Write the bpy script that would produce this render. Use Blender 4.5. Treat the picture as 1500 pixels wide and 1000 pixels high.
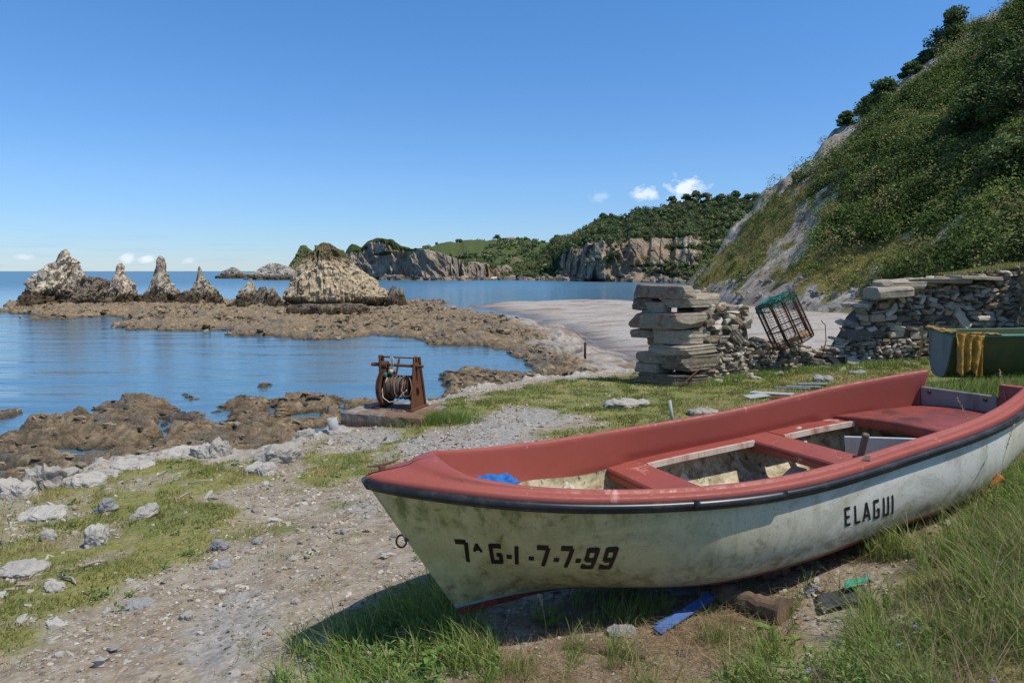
import bpy, math, random
import numpy as np
from mathutils import Vector, Matrix, Euler
for o in list(bpy.data.objects): bpy.data.objects.remove(o)
SC = bpy.context.scene; COL = SC.collection
R = math.radians
# ------------------------------------------------------------------ camera
EYE = 5.5
cam = bpy.data.cameras.new('camera'); cam.lens = 24.0; cam.sensor_width = 36
cam.clip_start = 0.05; cam.clip_end = 60000
camo = bpy.data.objects.new('camera', cam); COL.objects.link(camo)
camo.location = (0, 0, EYE); camo.rotation_euler = (R(90) - math.atan(0.103), 0, 0)
SC.camera = camo
# ------------------------------------------------------------------ sky and sun
SUN_EL = 60.5; SH = np.array([0.88, -0.47]); SH /= np.linalg.norm(SH)
W = bpy.data.worlds.new('World'); SC.world = W; W.use_nodes = True
nt = W.node_tree; nt.nodes.clear()
wo = nt.nodes.new('ShaderNodeOutputWorld'); bg = nt.nodes.new('ShaderNodeBackground')
sky = nt.nodes.new('ShaderNodeTexSky'); sky.sky_type = 'NISHITA'; sky.sun_disc = False
sky.sun_elevation = R(SUN_EL); sky.sun_rotation = math.atan2(SH[0], SH[1])
sky.altitude = 0; sky.air_density = 1.0; sky.dust_density = 0.0; sky.ozone_density = 2.6
bg.inputs['Strength'].default_value = 0.15
tc = nt.nodes.new('ShaderNodeTexCoord')
def wmath(op, a, b=None, c=None, clamp=False):
    n = nt.nodes.new('ShaderNodeMath'); n.operation = op; n.use_clamp = clamp
    for i, v in enumerate((a, b, c)):
        if v is None: continue
        if isinstance(v, (int, float)): n.inputs[i].default_value = v
        else: nt.links.new(v, n.inputs[i])
    return n.outputs[0]
sep = nt.nodes.new('ShaderNodeSeparateXYZ'); nt.links.new(tc.outputs['Generated'], sep.inputs[0])
az = wmath('ARCTAN2', sep.outputs[0], sep.outputs[1]); el = wmath('ARCSINE', sep.outputs[2])
cmb = nt.nodes.new('ShaderNodeCombineXYZ'); nt.links.new(az, cmb.inputs[0]); nt.links.new(el, cmb.inputs[1])
def wnoise(scale, sx, sy, det=6):
    m = nt.nodes.new('ShaderNodeMapping'); m.inputs['Scale'].default_value = (sx, sy, 1)
    nt.links.new(cmb.outputs[0], m.inputs[0])
    n = nt.nodes.new('ShaderNodeTexNoise'); n.inputs['Scale'].default_value = scale; n.inputs['Detail'].default_value = det
    nt.links.new(m.outputs[0], n.inputs['Vector']); return n.outputs[0]
n1 = wnoise(60, 1, 1.3)
tot = None
for (a, e, wa, we, k) in ((14.1, 6.45, 2.0, 1.05, 1.0), (11.0, 6.15, 1.5, .8, .85), (7.2, 6.1, .95, .65, .3), (-29.3, .95, .7, .38, .7),
                          (-28.0, .85, .75, .4, .8), (-35.4, 1.0, 1.1, .32, .45), (-38, 1.1, 1.2, .4, .5), (-25.2, .75, .5, .3, .45)):
    dx = wmath('MULTIPLY', wmath('SUBTRACT', az, R(a)), 1 / R(wa)); dy = wmath('MULTIPLY', wmath('SUBTRACT', el, R(e)), 1 / R(we))
    d = wmath('SQRT', wmath('ADD', wmath('MULTIPLY', dx, dx), wmath('MULTIPLY', dy, dy)))
    v = wmath('MULTIPLY', wmath('SUBTRACT', wmath('ADD', wmath('SUBTRACT', 1.0, d), wmath('MULTIPLY', wmath('SUBTRACT', n1, .5), 2.6)), .1), 1.5, clamp=True)
    v = wmath('MULTIPLY', v, k); tot = v if tot is None else wmath('MAXIMUM', tot, v)
# thin stratus streaks low over the sea on the left
st = wnoise(9, 1.2, 26, 4)
band = wmath('MULTIPLY', wmath('SUBTRACT', st, .50), 4.0, clamp=True)
lowm = wmath('MULTIPLY', wmath('SUBTRACT', R(3.2), el), 1 / R(1.2), clamp=True)
leftm = wmath('MULTIPLY', wmath('SUBTRACT', R(0), az), 1 / R(16), clamp=True)
band = wmath('MULTIPLY', wmath('MULTIPLY', wmath('MULTIPLY', band, lowm), leftm), .28)
tint = nt.nodes.new('ShaderNodeMix'); tint.data_type = 'RGBA'; tint.blend_type = 'MULTIPLY'; tint.inputs[0].default_value = 1
nt.links.new(sky.outputs[0], tint.inputs[6]); tr = nt.nodes.new('ShaderNodeValToRGB'); tr.color_ramp.elements[0].position = 0.0; tr.color_ramp.elements[0].color = (.37, .48, .71, 1); tr.color_ramp.elements[1].position = .36; tr.color_ramp.elements[1].color = (.38, .68, .94, 1)
tr.color_ramp.elements.new(.62).color = (.74, .80, .86, 1)
tr.color_ramp.elements.new(.12).color = (.43, .60, .82, 1)
nt.links.new(wmath('MULTIPLY', el, 1 / R(60), clamp=True), tr.inputs[0]); nt.links.new(tr.outputs[0], tint.inputs[7])
mx0 = nt.nodes.new('ShaderNodeMix'); mx0.data_type = 'RGBA'; nt.links.new(band, mx0.inputs[0]); nt.links.new(tint.outputs[2], mx0.inputs[6])
mx0.inputs[7].default_value = (1.9, 3.3, 5.2, 1)
mx = nt.nodes.new('ShaderNodeMix'); mx.data_type = 'RGBA'; nt.links.new(wmath('MULTIPLY', tot, .85), mx.inputs[0]); nt.links.new(mx0.outputs[2], mx.inputs[6])
mx.inputs[7].default_value = (5.6, 6.0, 6.6, 1)
nt.links.new(mx.outputs[2], bg.inputs['Color']); nt.links.new(bg.outputs[0], wo.inputs[0])
sl = bpy.data.lights.new('sun', 'SUN'); sl.energy = 3.9; sl.angle = R(0.5); sl.color = (1.0, 0.94, 0.84)
so = bpy.data.objects.new('sun', sl); COL.objects.link(so)
sd = Vector((SH[0] * math.cos(R(SUN_EL)), SH[1] * math.cos(R(SUN_EL)), math.sin(R(SUN_EL))))
so.rotation_euler = sd.to_track_quat('Z', 'Y').to_euler(); so.location = (20, -10, 60)
SC.view_settings.view_transform = 'Standard'; SC.view_settings.look = 'None'
SC.view_settings.exposure = 0.20; SC.view_settings.gamma = 1.0
# ------------------------------------------------------------------ numeric helpers
TH = math.atan(0.103); CT, ST = math.cos(TH), math.sin(TH)
def G(u, v, z=0.0):
    """where the ground of height z lies in a survey direction (u, v) of the reference view"""
    yd = (v - 500) / 1000.0; fwd = CT - yd * ST; dn = ST + yd * CT
    dn = max(dn, 1e-3); Y = (EYE - z) / dn * fwd
    return ((u - 750) / 1000.0 / fwd * Y, Y)
def XZ(u, v, Y):
    yd = (v - 500) / 1000.0; fwd = CT - yd * ST; dn = ST + yd * CT
    return ((u - 750) / 1000.0 / fwd * Y, EYE - dn / fwd * Y)
def _hash(ix, iy, iz, s):
    with np.errstate(over='ignore'):
        n = ix.astype(np.uint32) * np.uint32(374761393) + iy.astype(np.uint32) * np.uint32(668265263) + iz.astype(np.uint32) * np.uint32(2246822519) + np.uint32(s * 3266489917 & 0xffffffff)
        n = (n ^ (n >> np.uint32(13))) * np.uint32(1274126177)
        n = n ^ (n >> np.uint32(16))
    return (n & np.uint32(0xffffff)).astype(np.float32) / np.float32(8388607.5) - 1.0
def vn2(x, y, s=0):
    xi = np.floor(x); yi = np.floor(y); fx = (x - xi).astype(np.float32); fy = (y - yi).astype(np.float32)
    xi = xi.astype(np.int64); yi = yi.astype(np.int64); z0 = np.zeros_like(xi)
    fx = fx * fx * fx * (fx * (fx * 6 - 15) + 10); fy = fy * fy * fy * (fy * (fy * 6 - 15) + 10)
    a = _hash(xi, yi, z0, s); b = _hash(xi + 1, yi, z0, s); c = _hash(xi, yi + 1, z0, s); d = _hash(xi + 1, yi + 1, z0, s)
    return a + (b - a) * fx + (c - a) * fy + (a - b - c + d) * fx * fy
def vn3(x, y, z, s=0):
    xi = np.floor(x); yi = np.floor(y); zi = np.floor(z); fx = x - xi; fy = y - yi; fz = z - zi
    xi = xi.astype(np.int64); yi = yi.astype(np.int64); zi = zi.astype(np.int64)
    fx = fx * fx * (3 - 2 * fx); fy = fy * fy * (3 - 2 * fy); fz = fz * fz * (3 - 2 * fz)
    r = 0
    for dz in (0, 1):
        a = _hash(xi, yi, zi + dz, s); b = _hash(xi + 1, yi, zi + dz, s); c = _hash(xi, yi + 1, zi + dz, s); d = _hash(xi + 1, yi + 1, zi + dz, s)
        q = a + (b - a) * fx + (c - a) * fy + (a - b - c + d) * fx * fy
        r = r + q * (fz if dz else 1 - fz)
    return r
def fbm2(x, y, o=4, s=0, g=.5, l=2.03):
    r = 0; a = 1; t = 0
    for k in range(o):
        r = r + a * vn2(x, y, s + k * 7); t += a; a *= g; x, y = (x * .8 - y * .6) * l, (x * .6 + y * .8) * l
    return r / t
def fbm3(x, y, z, o=4, s=0, g=.5):
    r = 0; a = 1; t = 0
    for k in range(o):
        r = r + a * vn3(x, y, z, s + k * 7); t += a; a *= g; x, y, z = x * 2.03 + 3.1, y * 2.03 + 1.7, z * 2.03 + 5.3
    return r / t
def ridge2(x, y, o=4, s=0):
    r = 0; a = 1; t = 0
    for k in range(o):
        r = r + a * (1 - 2 * np.abs(vn2(x, y, s + k * 5))); t += a; a *= .55; x, y = x * 2.1 + 7.7, y * 2.1 + 1.3
    return r / t
def ss(a, b, x):
    t = np.clip((x - a) / (b - a), 0, 1); return t * t * (3 - 2 * t)
def sdist(X, Y, poly, margin=8.0):
    """signed distance, positive inside; points far outside the box get -margin"""
    P = np.array(poly, float); out = np.full(X.shape, -margin, np.float32)
    m = (X > P[:, 0].min() - margin) & (X < P[:, 0].max() + margin) & (Y > P[:, 1].min() - margin) & (Y < P[:, 1].max() + margin)
    x = X[m]; y = Y[m]
    if x.size == 0: return out
    d = np.full(x.shape, 1e9); ins = np.zeros(x.shape, bool)
    for i in range(len(P)):
        a = P[i]; b = P[(i + 1) % len(P)]; e = b - a
        t = np.clip(((x - a[0]) * e[0] + (y - a[1]) * e[1]) / max(e @ e, 1e-9), 0, 1)
        d = np.minimum(d, (x - a[0] - t * e[0]) ** 2 + (y - a[1] - t * e[1]) ** 2)
        if a[1] != b[1]:
            c = ((a[1] > y) != (b[1] > y)) & (x < (b[0] - a[0]) * (y - a[1]) / (b[1] - a[1]) + a[0]); ins ^= c
    d = np.sqrt(d); out[m] = np.clip(np.where(ins, d, -d), -margin, None); return out
# ------------------------------------------------------------------ object helpers
def props(o, label=None, cat=None, group=None, kind=None):
    if label: o['label'] = label
    if cat: o['category'] = cat
    if group: o['group'] = group
    if kind: o['kind'] = kind
    return o
def npmesh(name, V, F, mat, parent=None, smooth=True, attrs=None, fattr=None):
    V = np.asarray(V, np.float32); Fs = F if isinstance(F, list) else [F]
    Fs = [np.asarray(f, np.int32) for f in Fs if len(f)]
    me = bpy.data.meshes.new(name); me.vertices.add(len(V)); me.vertices.foreach_set('co', V.ravel())
    nl = sum(f.size for f in Fs); npol = sum(len(f) for f in Fs)
    me.loops.add(nl); me.polygons.add(npol)
    me.loops.foreach_set('vertex_index', np.concatenate([f.ravel() for f in Fs]))
    tot = np.concatenate([np.full(len(f), f.shape[1], np.int32) for f in Fs])
    me.polygons.foreach_set('loop_start', np.concatenate([[0], np.cumsum(tot)[:-1]]).astype(np.int32))
    me.polygons.foreach_set('use_smooth', np.full(npol, smooth, bool))
    me.update(calc_edges=True)
    if attrs:
        for k, c in attrs.items():
            c = np.asarray(c, np.float32)
            if c.ndim == 1: c = np.stack([c, c, c, np.ones_like(c)], -1)
            if c.shape[1] == 3: c = np.concatenate([c, np.ones((len(c), 1), np.float32)], 1)
            a = me.attributes.new(k, 'FLOAT_COLOR', 'POINT'); a.data.foreach_set('color', c.ravel())
    if mat: me.materials.append(mat)
    o = bpy.data.objects.new(name, me); COL.objects.link(o)
    if parent: o.parent = parent
    return o
def empty(name, loc, rot=(0, 0, 0), **k):
    o = bpy.data.objects.new(name, None); COL.objects.link(o); o.location = loc; o.rotation_euler = rot
    o.empty_display_size = .2; return props(o, **k)
class MB:
    """collects shapes for ONE mesh"""
    def __init__(s): s.V = []; s.Q = []; s.T = []; s.n = 0
    def add(s, V, Q=(), T=()):
        V = np.asarray(V, float)
        if len(Q): s.Q.append(np.asarray(Q, int) + s.n)
        if len(T): s.T.append(np.asarray(T, int) + s.n)
        s.V.append(V); s.n += len(V); return s
    def box(s, c, d, rot=None, bev=0.0, taper=1.0):
        hx, hy, hz = np.array(d) / 2
        b = min(bev, hx * .9, hy * .9, hz * .9)
        if b <= 0:
            V = np.array([[x * hx * (taper if z > 0 else 1), y * hy * (taper if z > 0 else 1), z * hz] for z in (-1, 1) for y in (-1, 1) for x in (-1, 1)])
            Q = [[0, 2, 3, 1], [4, 5, 7, 6], [0, 1, 5, 4], [2, 6, 7, 3], [0, 4, 6, 2], [1, 3, 7, 5]]; T = []
        else:
            V = []; idx = {}
            for sx in (-1, 1):
                for sy in (-1, 1):
                    for sz in (-1, 1):
                        for ax in range(3):
                            p = [sx * (hx - b), sy * (hy - b), sz * (hz - b)]; p[ax] += (sx, sy, sz)[ax] * b
                            idx[(sx, sy, sz, ax)] = len(V); V.append(p)
            V = np.array(V); Q = []; T = []
            I = lambda sx, sy, sz, ax: idx[(sx, sy, sz, ax)]
            for sg in (-1, 1):
                q = [(-1, -1), (1, -1), (1, 1), (-1, 1)]
                if sg < 0: q = q[::-1]
                Q.append([I(sg, a, c2, 0) for a, c2 in q]); Q.append([I(a, sg, c2, 1) for c2, a in q]); Q.append([I(a, c2, sg, 2) for a, c2 in q])
            for a in (-1, 1):
                for c2 in (-1, 1):
                    Q.append([I(-1, a, c2, 1), I(1, a, c2, 1), I(1, a, c2, 2), I(-1, a, c2, 2)][::(1 if a * c2 > 0 else -1)])
                    Q.append([I(a, -1, c2, 2), I(a, 1, c2, 2), I(a, 1, c2, 0), I(a, -1, c2, 0)][::(1 if a * c2 > 0 else -1)])
                    Q.append([I(a, c2, -1, 0), I(a, c2, 1, 0), I(a, c2, 1, 1), I(a, c2, -1, 1)][::(1 if a * c2 > 0 else -1)])
                    for e in (-1, 1):
                        T.append([I(a, c2, e, 0), I(a, c2, e, 1), I(a, c2, e, 2)][::(1 if a * c2 * e > 0 else -1)])
        if rot is not None:
            M = np.array(Euler(rot).to_matrix()) if not isinstance(rot, np.ndarray) else rot
            V = V @ M.T
        return s.add(V + np.array(c), Q, T)
    def tube(s, pts, r, n=8, cap=True, closed=False):
        P = np.asarray(pts, float); m = len(P); rr = np.broadcast_to(np.asarray(r, float), (m,))
        if closed: Tn = np.roll(P, -1, 0) - np.roll(P, 1, 0)
        else: Tn = np.gradient(P, axis=0)
        Tn /= np.linalg.norm(Tn, axis=1)[:, None] + 1e-12
        up = np.array([0, 0, 1.]) if abs(Tn[0, 2]) < .9 else np.array([1., 0, 0])
        A = []; a = np.cross(Tn[0], up); a /= np.linalg.norm(a)
        for t in Tn:
            a = a - t * (a @ t); a /= np.linalg.norm(a) + 1e-12; A.append(a.copy())
        A = np.array(A); B = np.cross(Tn, A)
        ang = np.linspace(0, 2 * np.pi, n, endpoint=False)
        V = P[:, None] + rr[:, None, None] * (np.cos(ang)[None, :, None] * A[:, None] + np.sin(ang)[None, :, None] * B[:, None])
        V = V.reshape(-1, 3); Q = []
        for i in range(m if closed else m - 1):
            j = (i + 1) % m
            for k in range(n): Q.append([i * n + k, i * n + (k + 1) % n, j * n + (k + 1) % n, j * n + k])
        T = []
        if cap and not closed:
            V = np.concatenate([V, P[:1], P[-1:]]); c0 = m * n
            for k in range(n): T.append([c0, (k + 1) % n, k]); T.append([c0 + 1, (m - 1) * n + k, (m - 1) * n + (k + 1) % n])
        return s.add(V, Q, T)
    def lathe(s, prof, axis=0, c=(0, 0, 0), n=40):
        """profile of (along, radius) pairs round an axis"""
        p = np.array(prof, float); a = np.linspace(0, 2 * np.pi, n, endpoint=False); m = len(p)
        V = np.zeros((m, n, 3)); o = [i for i in range(3) if i != axis]
        V[..., axis] = p[:, 0][:, None]; V[..., o[0]] = p[:, 1][:, None] * np.cos(a); V[..., o[1]] = p[:, 1][:, None] * np.sin(a)
        Q = [[i * n + k, i * n + (k + 1) % n, (i + 1) * n + (k + 1) % n, (i + 1) * n + k] for i in range(m - 1) for k in range(n)]
        return s.add(V.reshape(-1, 3) + np.array(c), Q)
    def prism(s, poly, y0, y1, axis=1):
        """polygon in the other two axes, extruded along one axis"""
        p = np.array(poly, float); n = len(p); o = [i for i in range(3) if i != axis]
        V = np.zeros((2 * n + 2, 3))
        for k, y in enumerate((y0, y1)):
            V[k * n:(k + 1) * n, axis] = y; V[k * n:(k + 1) * n, o[0]] = p[:, 0]; V[k * n:(k + 1) * n, o[1]] = p[:, 1]
            V[2 * n + k, axis] = y; V[2 * n + k, o[0]] = p[:, 0].mean(); V[2 * n + k, o[1]] = p[:, 1].mean()
        Q = [[i, (i + 1) % n, n + (i + 1) % n, n + i] for i in range(n)]
        T = [[2 * n, (i + 1) % n, i] for i in range(n)] + [[2 * n + 1, n + i, n + (i + 1) % n] for i in range(n)]
        return s.add(V, Q, T)
    def grid(s, P, closed=False):
        P = np.asarray(P, float); m, n = P.shape[:2]
        I = np.arange(m * n).reshape(m, n)
        Q = np.stack([I[:-1, :-1], I[:-1, 1:], I[1:, 1:], I[1:, :-1]], -1).reshape(-1, 4)
        return s.add(P.reshape(-1, 3), Q)
    def build(s, name, mat, parent=None, smooth=False, attrs=None, fix=True):
        V = np.concatenate(s.V); F = [np.concatenate(x) for x in (s.Q, s.T) if x]
        o = npmesh(name, V, F, mat, parent, smooth, attrs)
        if fix:
            import bmesh
            bm = bmesh.new(); bm.from_mesh(o.data); bmesh.ops.recalc_face_normals(bm, faces=bm.faces); bm.to_mesh(o.data); bm.free()
        return o
def gridF(m, n, wrap=False):
    I = np.arange(m * n).reshape(m, n)
    if wrap: I = np.concatenate([I, I[:, :1]], 1)
    return np.stack([I[:-1, :-1], I[:-1, 1:], I[1:, 1:], I[1:, :-1]], -1).reshape(-1, 4)
# ------------------------------------------------------------------ material helpers
class Mat:
    def __init__(s, name, rough=.7, spec=.3, metal=0.0):
        s.m = bpy.data.materials.new(name); s.m.use_nodes = True; s.t = s.m.node_tree
        s.b = s.t.nodes['Principled BSDF']; s.b.inputs['Roughness'].default_value = rough
        s.b.inputs['Specular IOR Level'].default_value = spec; s.b.inputs['Metallic'].default_value = metal
        s.tc = None; s.hts = []
    def N(s, t): return s.t.nodes.new(t)
    def L(s, a, b): s.t.links.new(a, b)
    def put(s, sock, v):
        if isinstance(v, (int, float)): sock.default_value = v
        elif isinstance(v, (tuple, list)): sock.default_value = tuple(v) + ((1,) if len(v) == 3 and len(sock.default_value) == 4 else ())
        else: s.L(v, sock)
    def co(s, kind='Object', scale=(1, 1, 1), rot=(0, 0, 0)):
        if s.tc is None: s.tc = s.N('ShaderNodeTexCoord')
        m = s.N('ShaderNodeMapping'); m.inputs['Scale'].default_value = scale; m.inputs['Rotation'].default_value = rot
        s.L(s.tc.outputs[kind], m.inputs[0]); return m.outputs[0]
    def noise(s, scale=5, det=5, rough=.55, dist=0, vec=None):
        n = s.N('ShaderNodeTexNoise'); n.inputs['Scale'].default_value = scale; n.inputs['Detail'].default_value = det
        n.inputs['Roughness'].default_value = rough; n.inputs['Distortion'].default_value = dist
        s.L(vec if vec is not None else s.co(), n.inputs['Vector']); return n.outputs[0]
    def voro(s, scale=5, vec=None, out='Distance', feat='F1'):
        n = s.N('ShaderNodeTexVoronoi'); n.inputs['Scale'].default_value = scale; n.feature = feat
        s.L(vec if vec is not None else s.co(), n.inputs['Vector']); return n.outputs[out]
    def math(s, op, a, b=None, clamp=False):
        n = s.N('ShaderNodeMath'); n.operation = op; n.use_clamp = clamp; s.put(n.inputs[0], a)
        if b is not None: s.put(n.inputs[1], b)
        return n.outputs[0]
    def mr(s, v, a, b, c=0, d=1):
        n = s.N('ShaderNodeMapRange'); n.interpolation_type = 'SMOOTHSTEP'; s.put(n.inputs[0], v)
        for i, x in zip((1, 2, 3, 4), (a, b, c, d)): n.inputs[i].default_value = x
        return n.outputs[0]
    def mix(s, f, a, b, mode='MIX'):
        n = s.N('ShaderNodeMix'); n.data_type = 'RGBA'; n.blend_type = mode; s.put(n.inputs[0], f); s.put(n.inputs[6], a); s.put(n.inputs[7], b)
        return n.outputs[2]
    def ramp(s, v, stops):
        n = s.N('ShaderNodeValToRGB'); e = n.color_ramp.elements
        while len(e) < len(stops): e.new(.5)
        for k, (p, c) in enumerate(stops): e[k].position = p; e[k].color = tuple(c) + (1,)
        s.put(n.inputs[0], v); return n.outputs[0]
    def attr(s, name, out='Color'):
        n = s.N('ShaderNodeAttribute'); n.attribute_name = name; return n.outputs[out]
    def rgb(s, c):
        n = s.N('ShaderNodeSeparateColor'); s.L(c, n.inputs[0]); return n.outputs
    def xyz(s, kind='Object'):
        n = s.N('ShaderNodeSeparateXYZ'); s.L(s.co(kind), n.inputs[0]); return n.outputs
    def bump(s, h, strength=.5, dist=.02):
        n = s.N('ShaderNodeBump'); n.inputs['Strength'].default_value = strength; n.inputs['Distance'].default_value = dist
        s.L(h, n.inputs['Height'])
        if s.b.inputs['Normal'].is_linked: s.L(s.b.inputs['Normal'].links[0].from_socket, n.inputs['Normal'])
        s.L(n.outputs[0], s.b.inputs['Normal']); return s
    def color(s, c): s.put(s.b.inputs['Base Color'], c); return s
    def rough(s, v): s.put(s.b.inputs['Roughness'], v); return s
# ------------------------------------------------------------------ terrain heights and cover
CP = np.array([(-.3, 3.6, 3.52), (.9, 4.0, 3.60), (3.6, 5.2, 3.92), (3.0, 3.5, 4.10), (0, 2.4, 3.68), (1.5, 3.0, 3.78), (-2.3, 3.0, 3.36), (-4.6, 6.5, 3.05),
               (-4.5, 9, 2.98), (-3.3, 9.6, 2.98), (-1.7, 10.2, 3.08), (-.6, 7, 3.2), (.5, 13.5, 3.15), (2.5, 15, 3.15), (3.4, 13.4, 3.2), (5.9, 15, 3.27),
               (7.2, 14.8, 3.38), (9.4, 15, 3.5), (12, 13, 3.7), (6, 9, 3.66), (3, 8.5, 3.45), (0, 0, 3.9), (6, 3, 4.5), (8, 7, 4.05), (10, 0, 4.9), (-6, 0, 3.3),
               (0, -6, 4.2), (-9, 5, 3.0), (15, 5, 4.9), (-2.2, 6.2, 3.14)])
def _k(r): return np.where(r > 1e-6, r * r * np.log(r + 1e-9), 0)
def _rbf():
    n = len(CP); D = np.hypot(CP[:, None, 0] - CP[None, :, 0], CP[:, None, 1] - CP[None, :, 1])
    A = np.zeros((n + 3, n + 3)); A[:n, :n] = _k(D) + np.eye(n) * .3; A[:n, n] = 1; A[:n, n + 1:] = CP[:, :2]; A[n:, :n] = A[:n, n:].T
    return np.linalg.solve(A, np.concatenate([CP[:, 2], [0, 0, 0]]))
_W = _rbf()
def T0(x, y):
    x = np.clip(x, -14, 18); y = np.clip(y, -10, 19); r = _W[-3] + _W[-2] * x + _W[-1] * y
    for c, w in zip(CP, _W): r = r + w * _k(np.hypot(x - c[0], y - c[1]))
    return np.clip(r, 2.6, 5.6)
def PG(l, z): return [G(u, v, z) for u, v in l]
TERR = PG([(-300, 800), (-100, 752), (0, 722), (60, 692), (130, 672), (250, 657), (330, 654), (430, 640), (500, 616), (515, 600), (600, 592), (640, 584), (700, 568), (800, 555), (900, 546)], 3.05) + \
    [(3.6, 15.6), (6, 16.8), (9.5, 16.9), (14, 17), (18, 12), (24, -12), (-14, -12), (-12, 3)]
REEF = [(PG([(770, 478), (850, 486), (905, 508), (960, 550), (980, 600), (850, 575), (790, 525)], .3), .45),
        (PG([(-80, 705), (0, 645), (60, 622), (75, 603), (110, 595), (150, 590), (190, 581), (225, 584), (222, 600), (250, 600), (275, 612), (300, 600), (345, 592), (350, 580), (395, 578), (400, 592), (440, 580), (480, 577), (548, 584), (570, 596), (600, 640), (300, 760), (-80, 800)], .3), .27),
        (PG([(612, 600), (640, 571), (663, 574), (684, 590), (664, 604)], .3), .5),
        (PG([(664, 541), (700, 537), (732, 543), (737, 553), (760, 546), (820, 551), (870, 556), (950, 556), (950, 600), (700, 600), (666, 565)], .3), .45),
        (PG([(172, 474), (200, 469), (330, 461), (400, 440), (640, 446), (700, 455), (790, 468), (838, 482), (858, 505), (884, 525), (930, 560), (850, 562), (775, 538), (770, 522), (740, 507), (690, 501), (640, 499), (600, 491), (560, 486), (520, 491), (480, 492), (400, 487), (330, 485), (326, 479), (260, 481), (200, 479)], .3), .42),
        (PG([(10, 450), (30, 438), (100, 433), (330, 438), (345, 450), (320, 463), (200, 463), (150, 460), (90, 463), (50, 457), (15, 456)], .3), .75),
        (PG([(50, 464), (112, 463), (112, 467), (52, 468)], .1), .25),
        (PG([(-30, 605), (0, 597), (33, 592), (35, 597), (0, 607), (-30, 615)], .2), .3),
        (PG([(371, 560), (376, 556), (405, 554), (410, 559), (404, 563), (372, 564)], .2), .3),
        (PG([(335, 442), (420, 438), (420, 460), (340, 462)], .3), .9),
        (PG([(265, 575), (280, 572), (282, 580), (266, 581)], .15), .25),
        (PG([(590, 437), (660, 441), (640, 447), (590, 446)], .3), .4)]
POOL = [(PG([(48, 657), (110, 653), (170, 652), (235, 652), (238, 660), (170, 668), (110, 669), (60, 664)], .1), .6),
        (PG([(210, 648), (222, 630), (236, 613), (250, 616), (244, 628), (228, 650)], .1), .6), (PG([(308, 640), (316, 628), (342, 627), (343, 642), (318, 646)], .1), .6),
        (PG([(408, 613), (425, 607), (470, 604), (474, 615), (420, 620)], .1), .6), (PG([(438, 636), (450, 624), (476, 622), (484, 640), (450, 650)], .1), .6),
        (PG([(-40, 688), (0, 685), (30, 683), (28, 691), (-40, 700)], .1), .6), (PG([(395, 592), (402, 592), (404, 612), (394, 612)], .1), .5),
        (PG([(100, 688), (140, 682), (142, 690), (104, 694)], .1), .4), (PG([(260, 622), (282, 612), (286, 620), (262, 630)], .1), .4),
        (PG([(120, 598), (145, 604), (140, 612), (122, 610)], .1), .5), (PG([(818, 515), (845, 513), (852, 520), (826, 522)], .2), .6), (PG([(795, 528), (840, 530), (842, 536), (800, 534)], .2), .5),
        (PG([(320, 600), (330, 598), (328, 620), (318, 618)], .1), .4), (PG([(500, 590), (515, 588), (514, 632), (498, 630)], .1), .5)]
BEACH = [G(655, 446, .2), G(700, 441, .2), G(800, 438, .2), G(920, 436, .2), (20, 150), (27, 120), (80, 118), (80, 8), (16, 17), (6, 17), G(930, 560, .4), G(870, 545, .4), G(840, 520, .4), G(800, 495, .4), G(760, 474, .4), G(715, 456, .3)]
GRASSP = [(PG([(-300, 1100), (0, 975), (60, 935), (150, 885), (235, 850), (330, 812), (352, 770), (330, 735), (300, 712), (330, 698), (372, 700), (410, 690), (400, 662), (330, 655), (250, 656), (130, 675), (0, 722), (-300, 800)], 3.15), 1.0),
          (PG([(425, 690), (440, 650), (470, 642), (500, 662), (560, 658), (556, 682), (490, 708), (432, 722)], 3.1), 1.0), (PG([(440, 742), (490, 737), (484, 764), (445, 770)], 3.2), .9),
          (PG([(568, 634), (610, 596), (700, 566), (900, 545), (1000, 538), (1350, 520), (1700, 500), (1700, 640), (1300, 590), (1080, 640), (900, 650), (800, 642), (862, 622), (850, 606), (800, 592), (745, 588), (700, 606), (650, 618)], 3.25), 1.0),
          (PG([(400, 1010), (440, 955), (520, 890), (600, 850), (640, 850), (690, 905), (700, 1010)], 3.5), 1.0),
          (PG([(960, 1020), (1040, 960), (1130, 915), (1210, 910), (1300, 850), (1390, 780), (1460, 700), (1520, 610), (1800, 600), (1800, 1200), (900, 1200)], 3.9), 1.0)]
STRAW = [PG([(600, 905), (780, 890), (1000, 880), (1180, 850), (1400, 730), (1480, 740), (1320, 860), (1180, 940), (1000, 1010), (700, 1010)], 3.65)]
GREY = [PG([(490, 640), (520, 625), (620, 632), (700, 640), (760, 650), (700, 672), (560, 668), (500, 655)], 3.1), PG([(660, 625), (740, 595), (820, 595), (852, 610), (770, 628), (700, 640)], 3.2), PG([(495, 735), (560, 720), (580, 740), (570, 770), (510, 762)], 3.25),
        PG([(305, 1010), (300, 900), (325, 850), (350, 850), (358, 930), (350, 1010)], 3.35)]
def bxf(y): return np.interp(y, [-20, 20, 50, 66, 94, 108, 114, 122, 150], [40, 38, 36, 33, 26.5, 25, 28, 42, 90])
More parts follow.
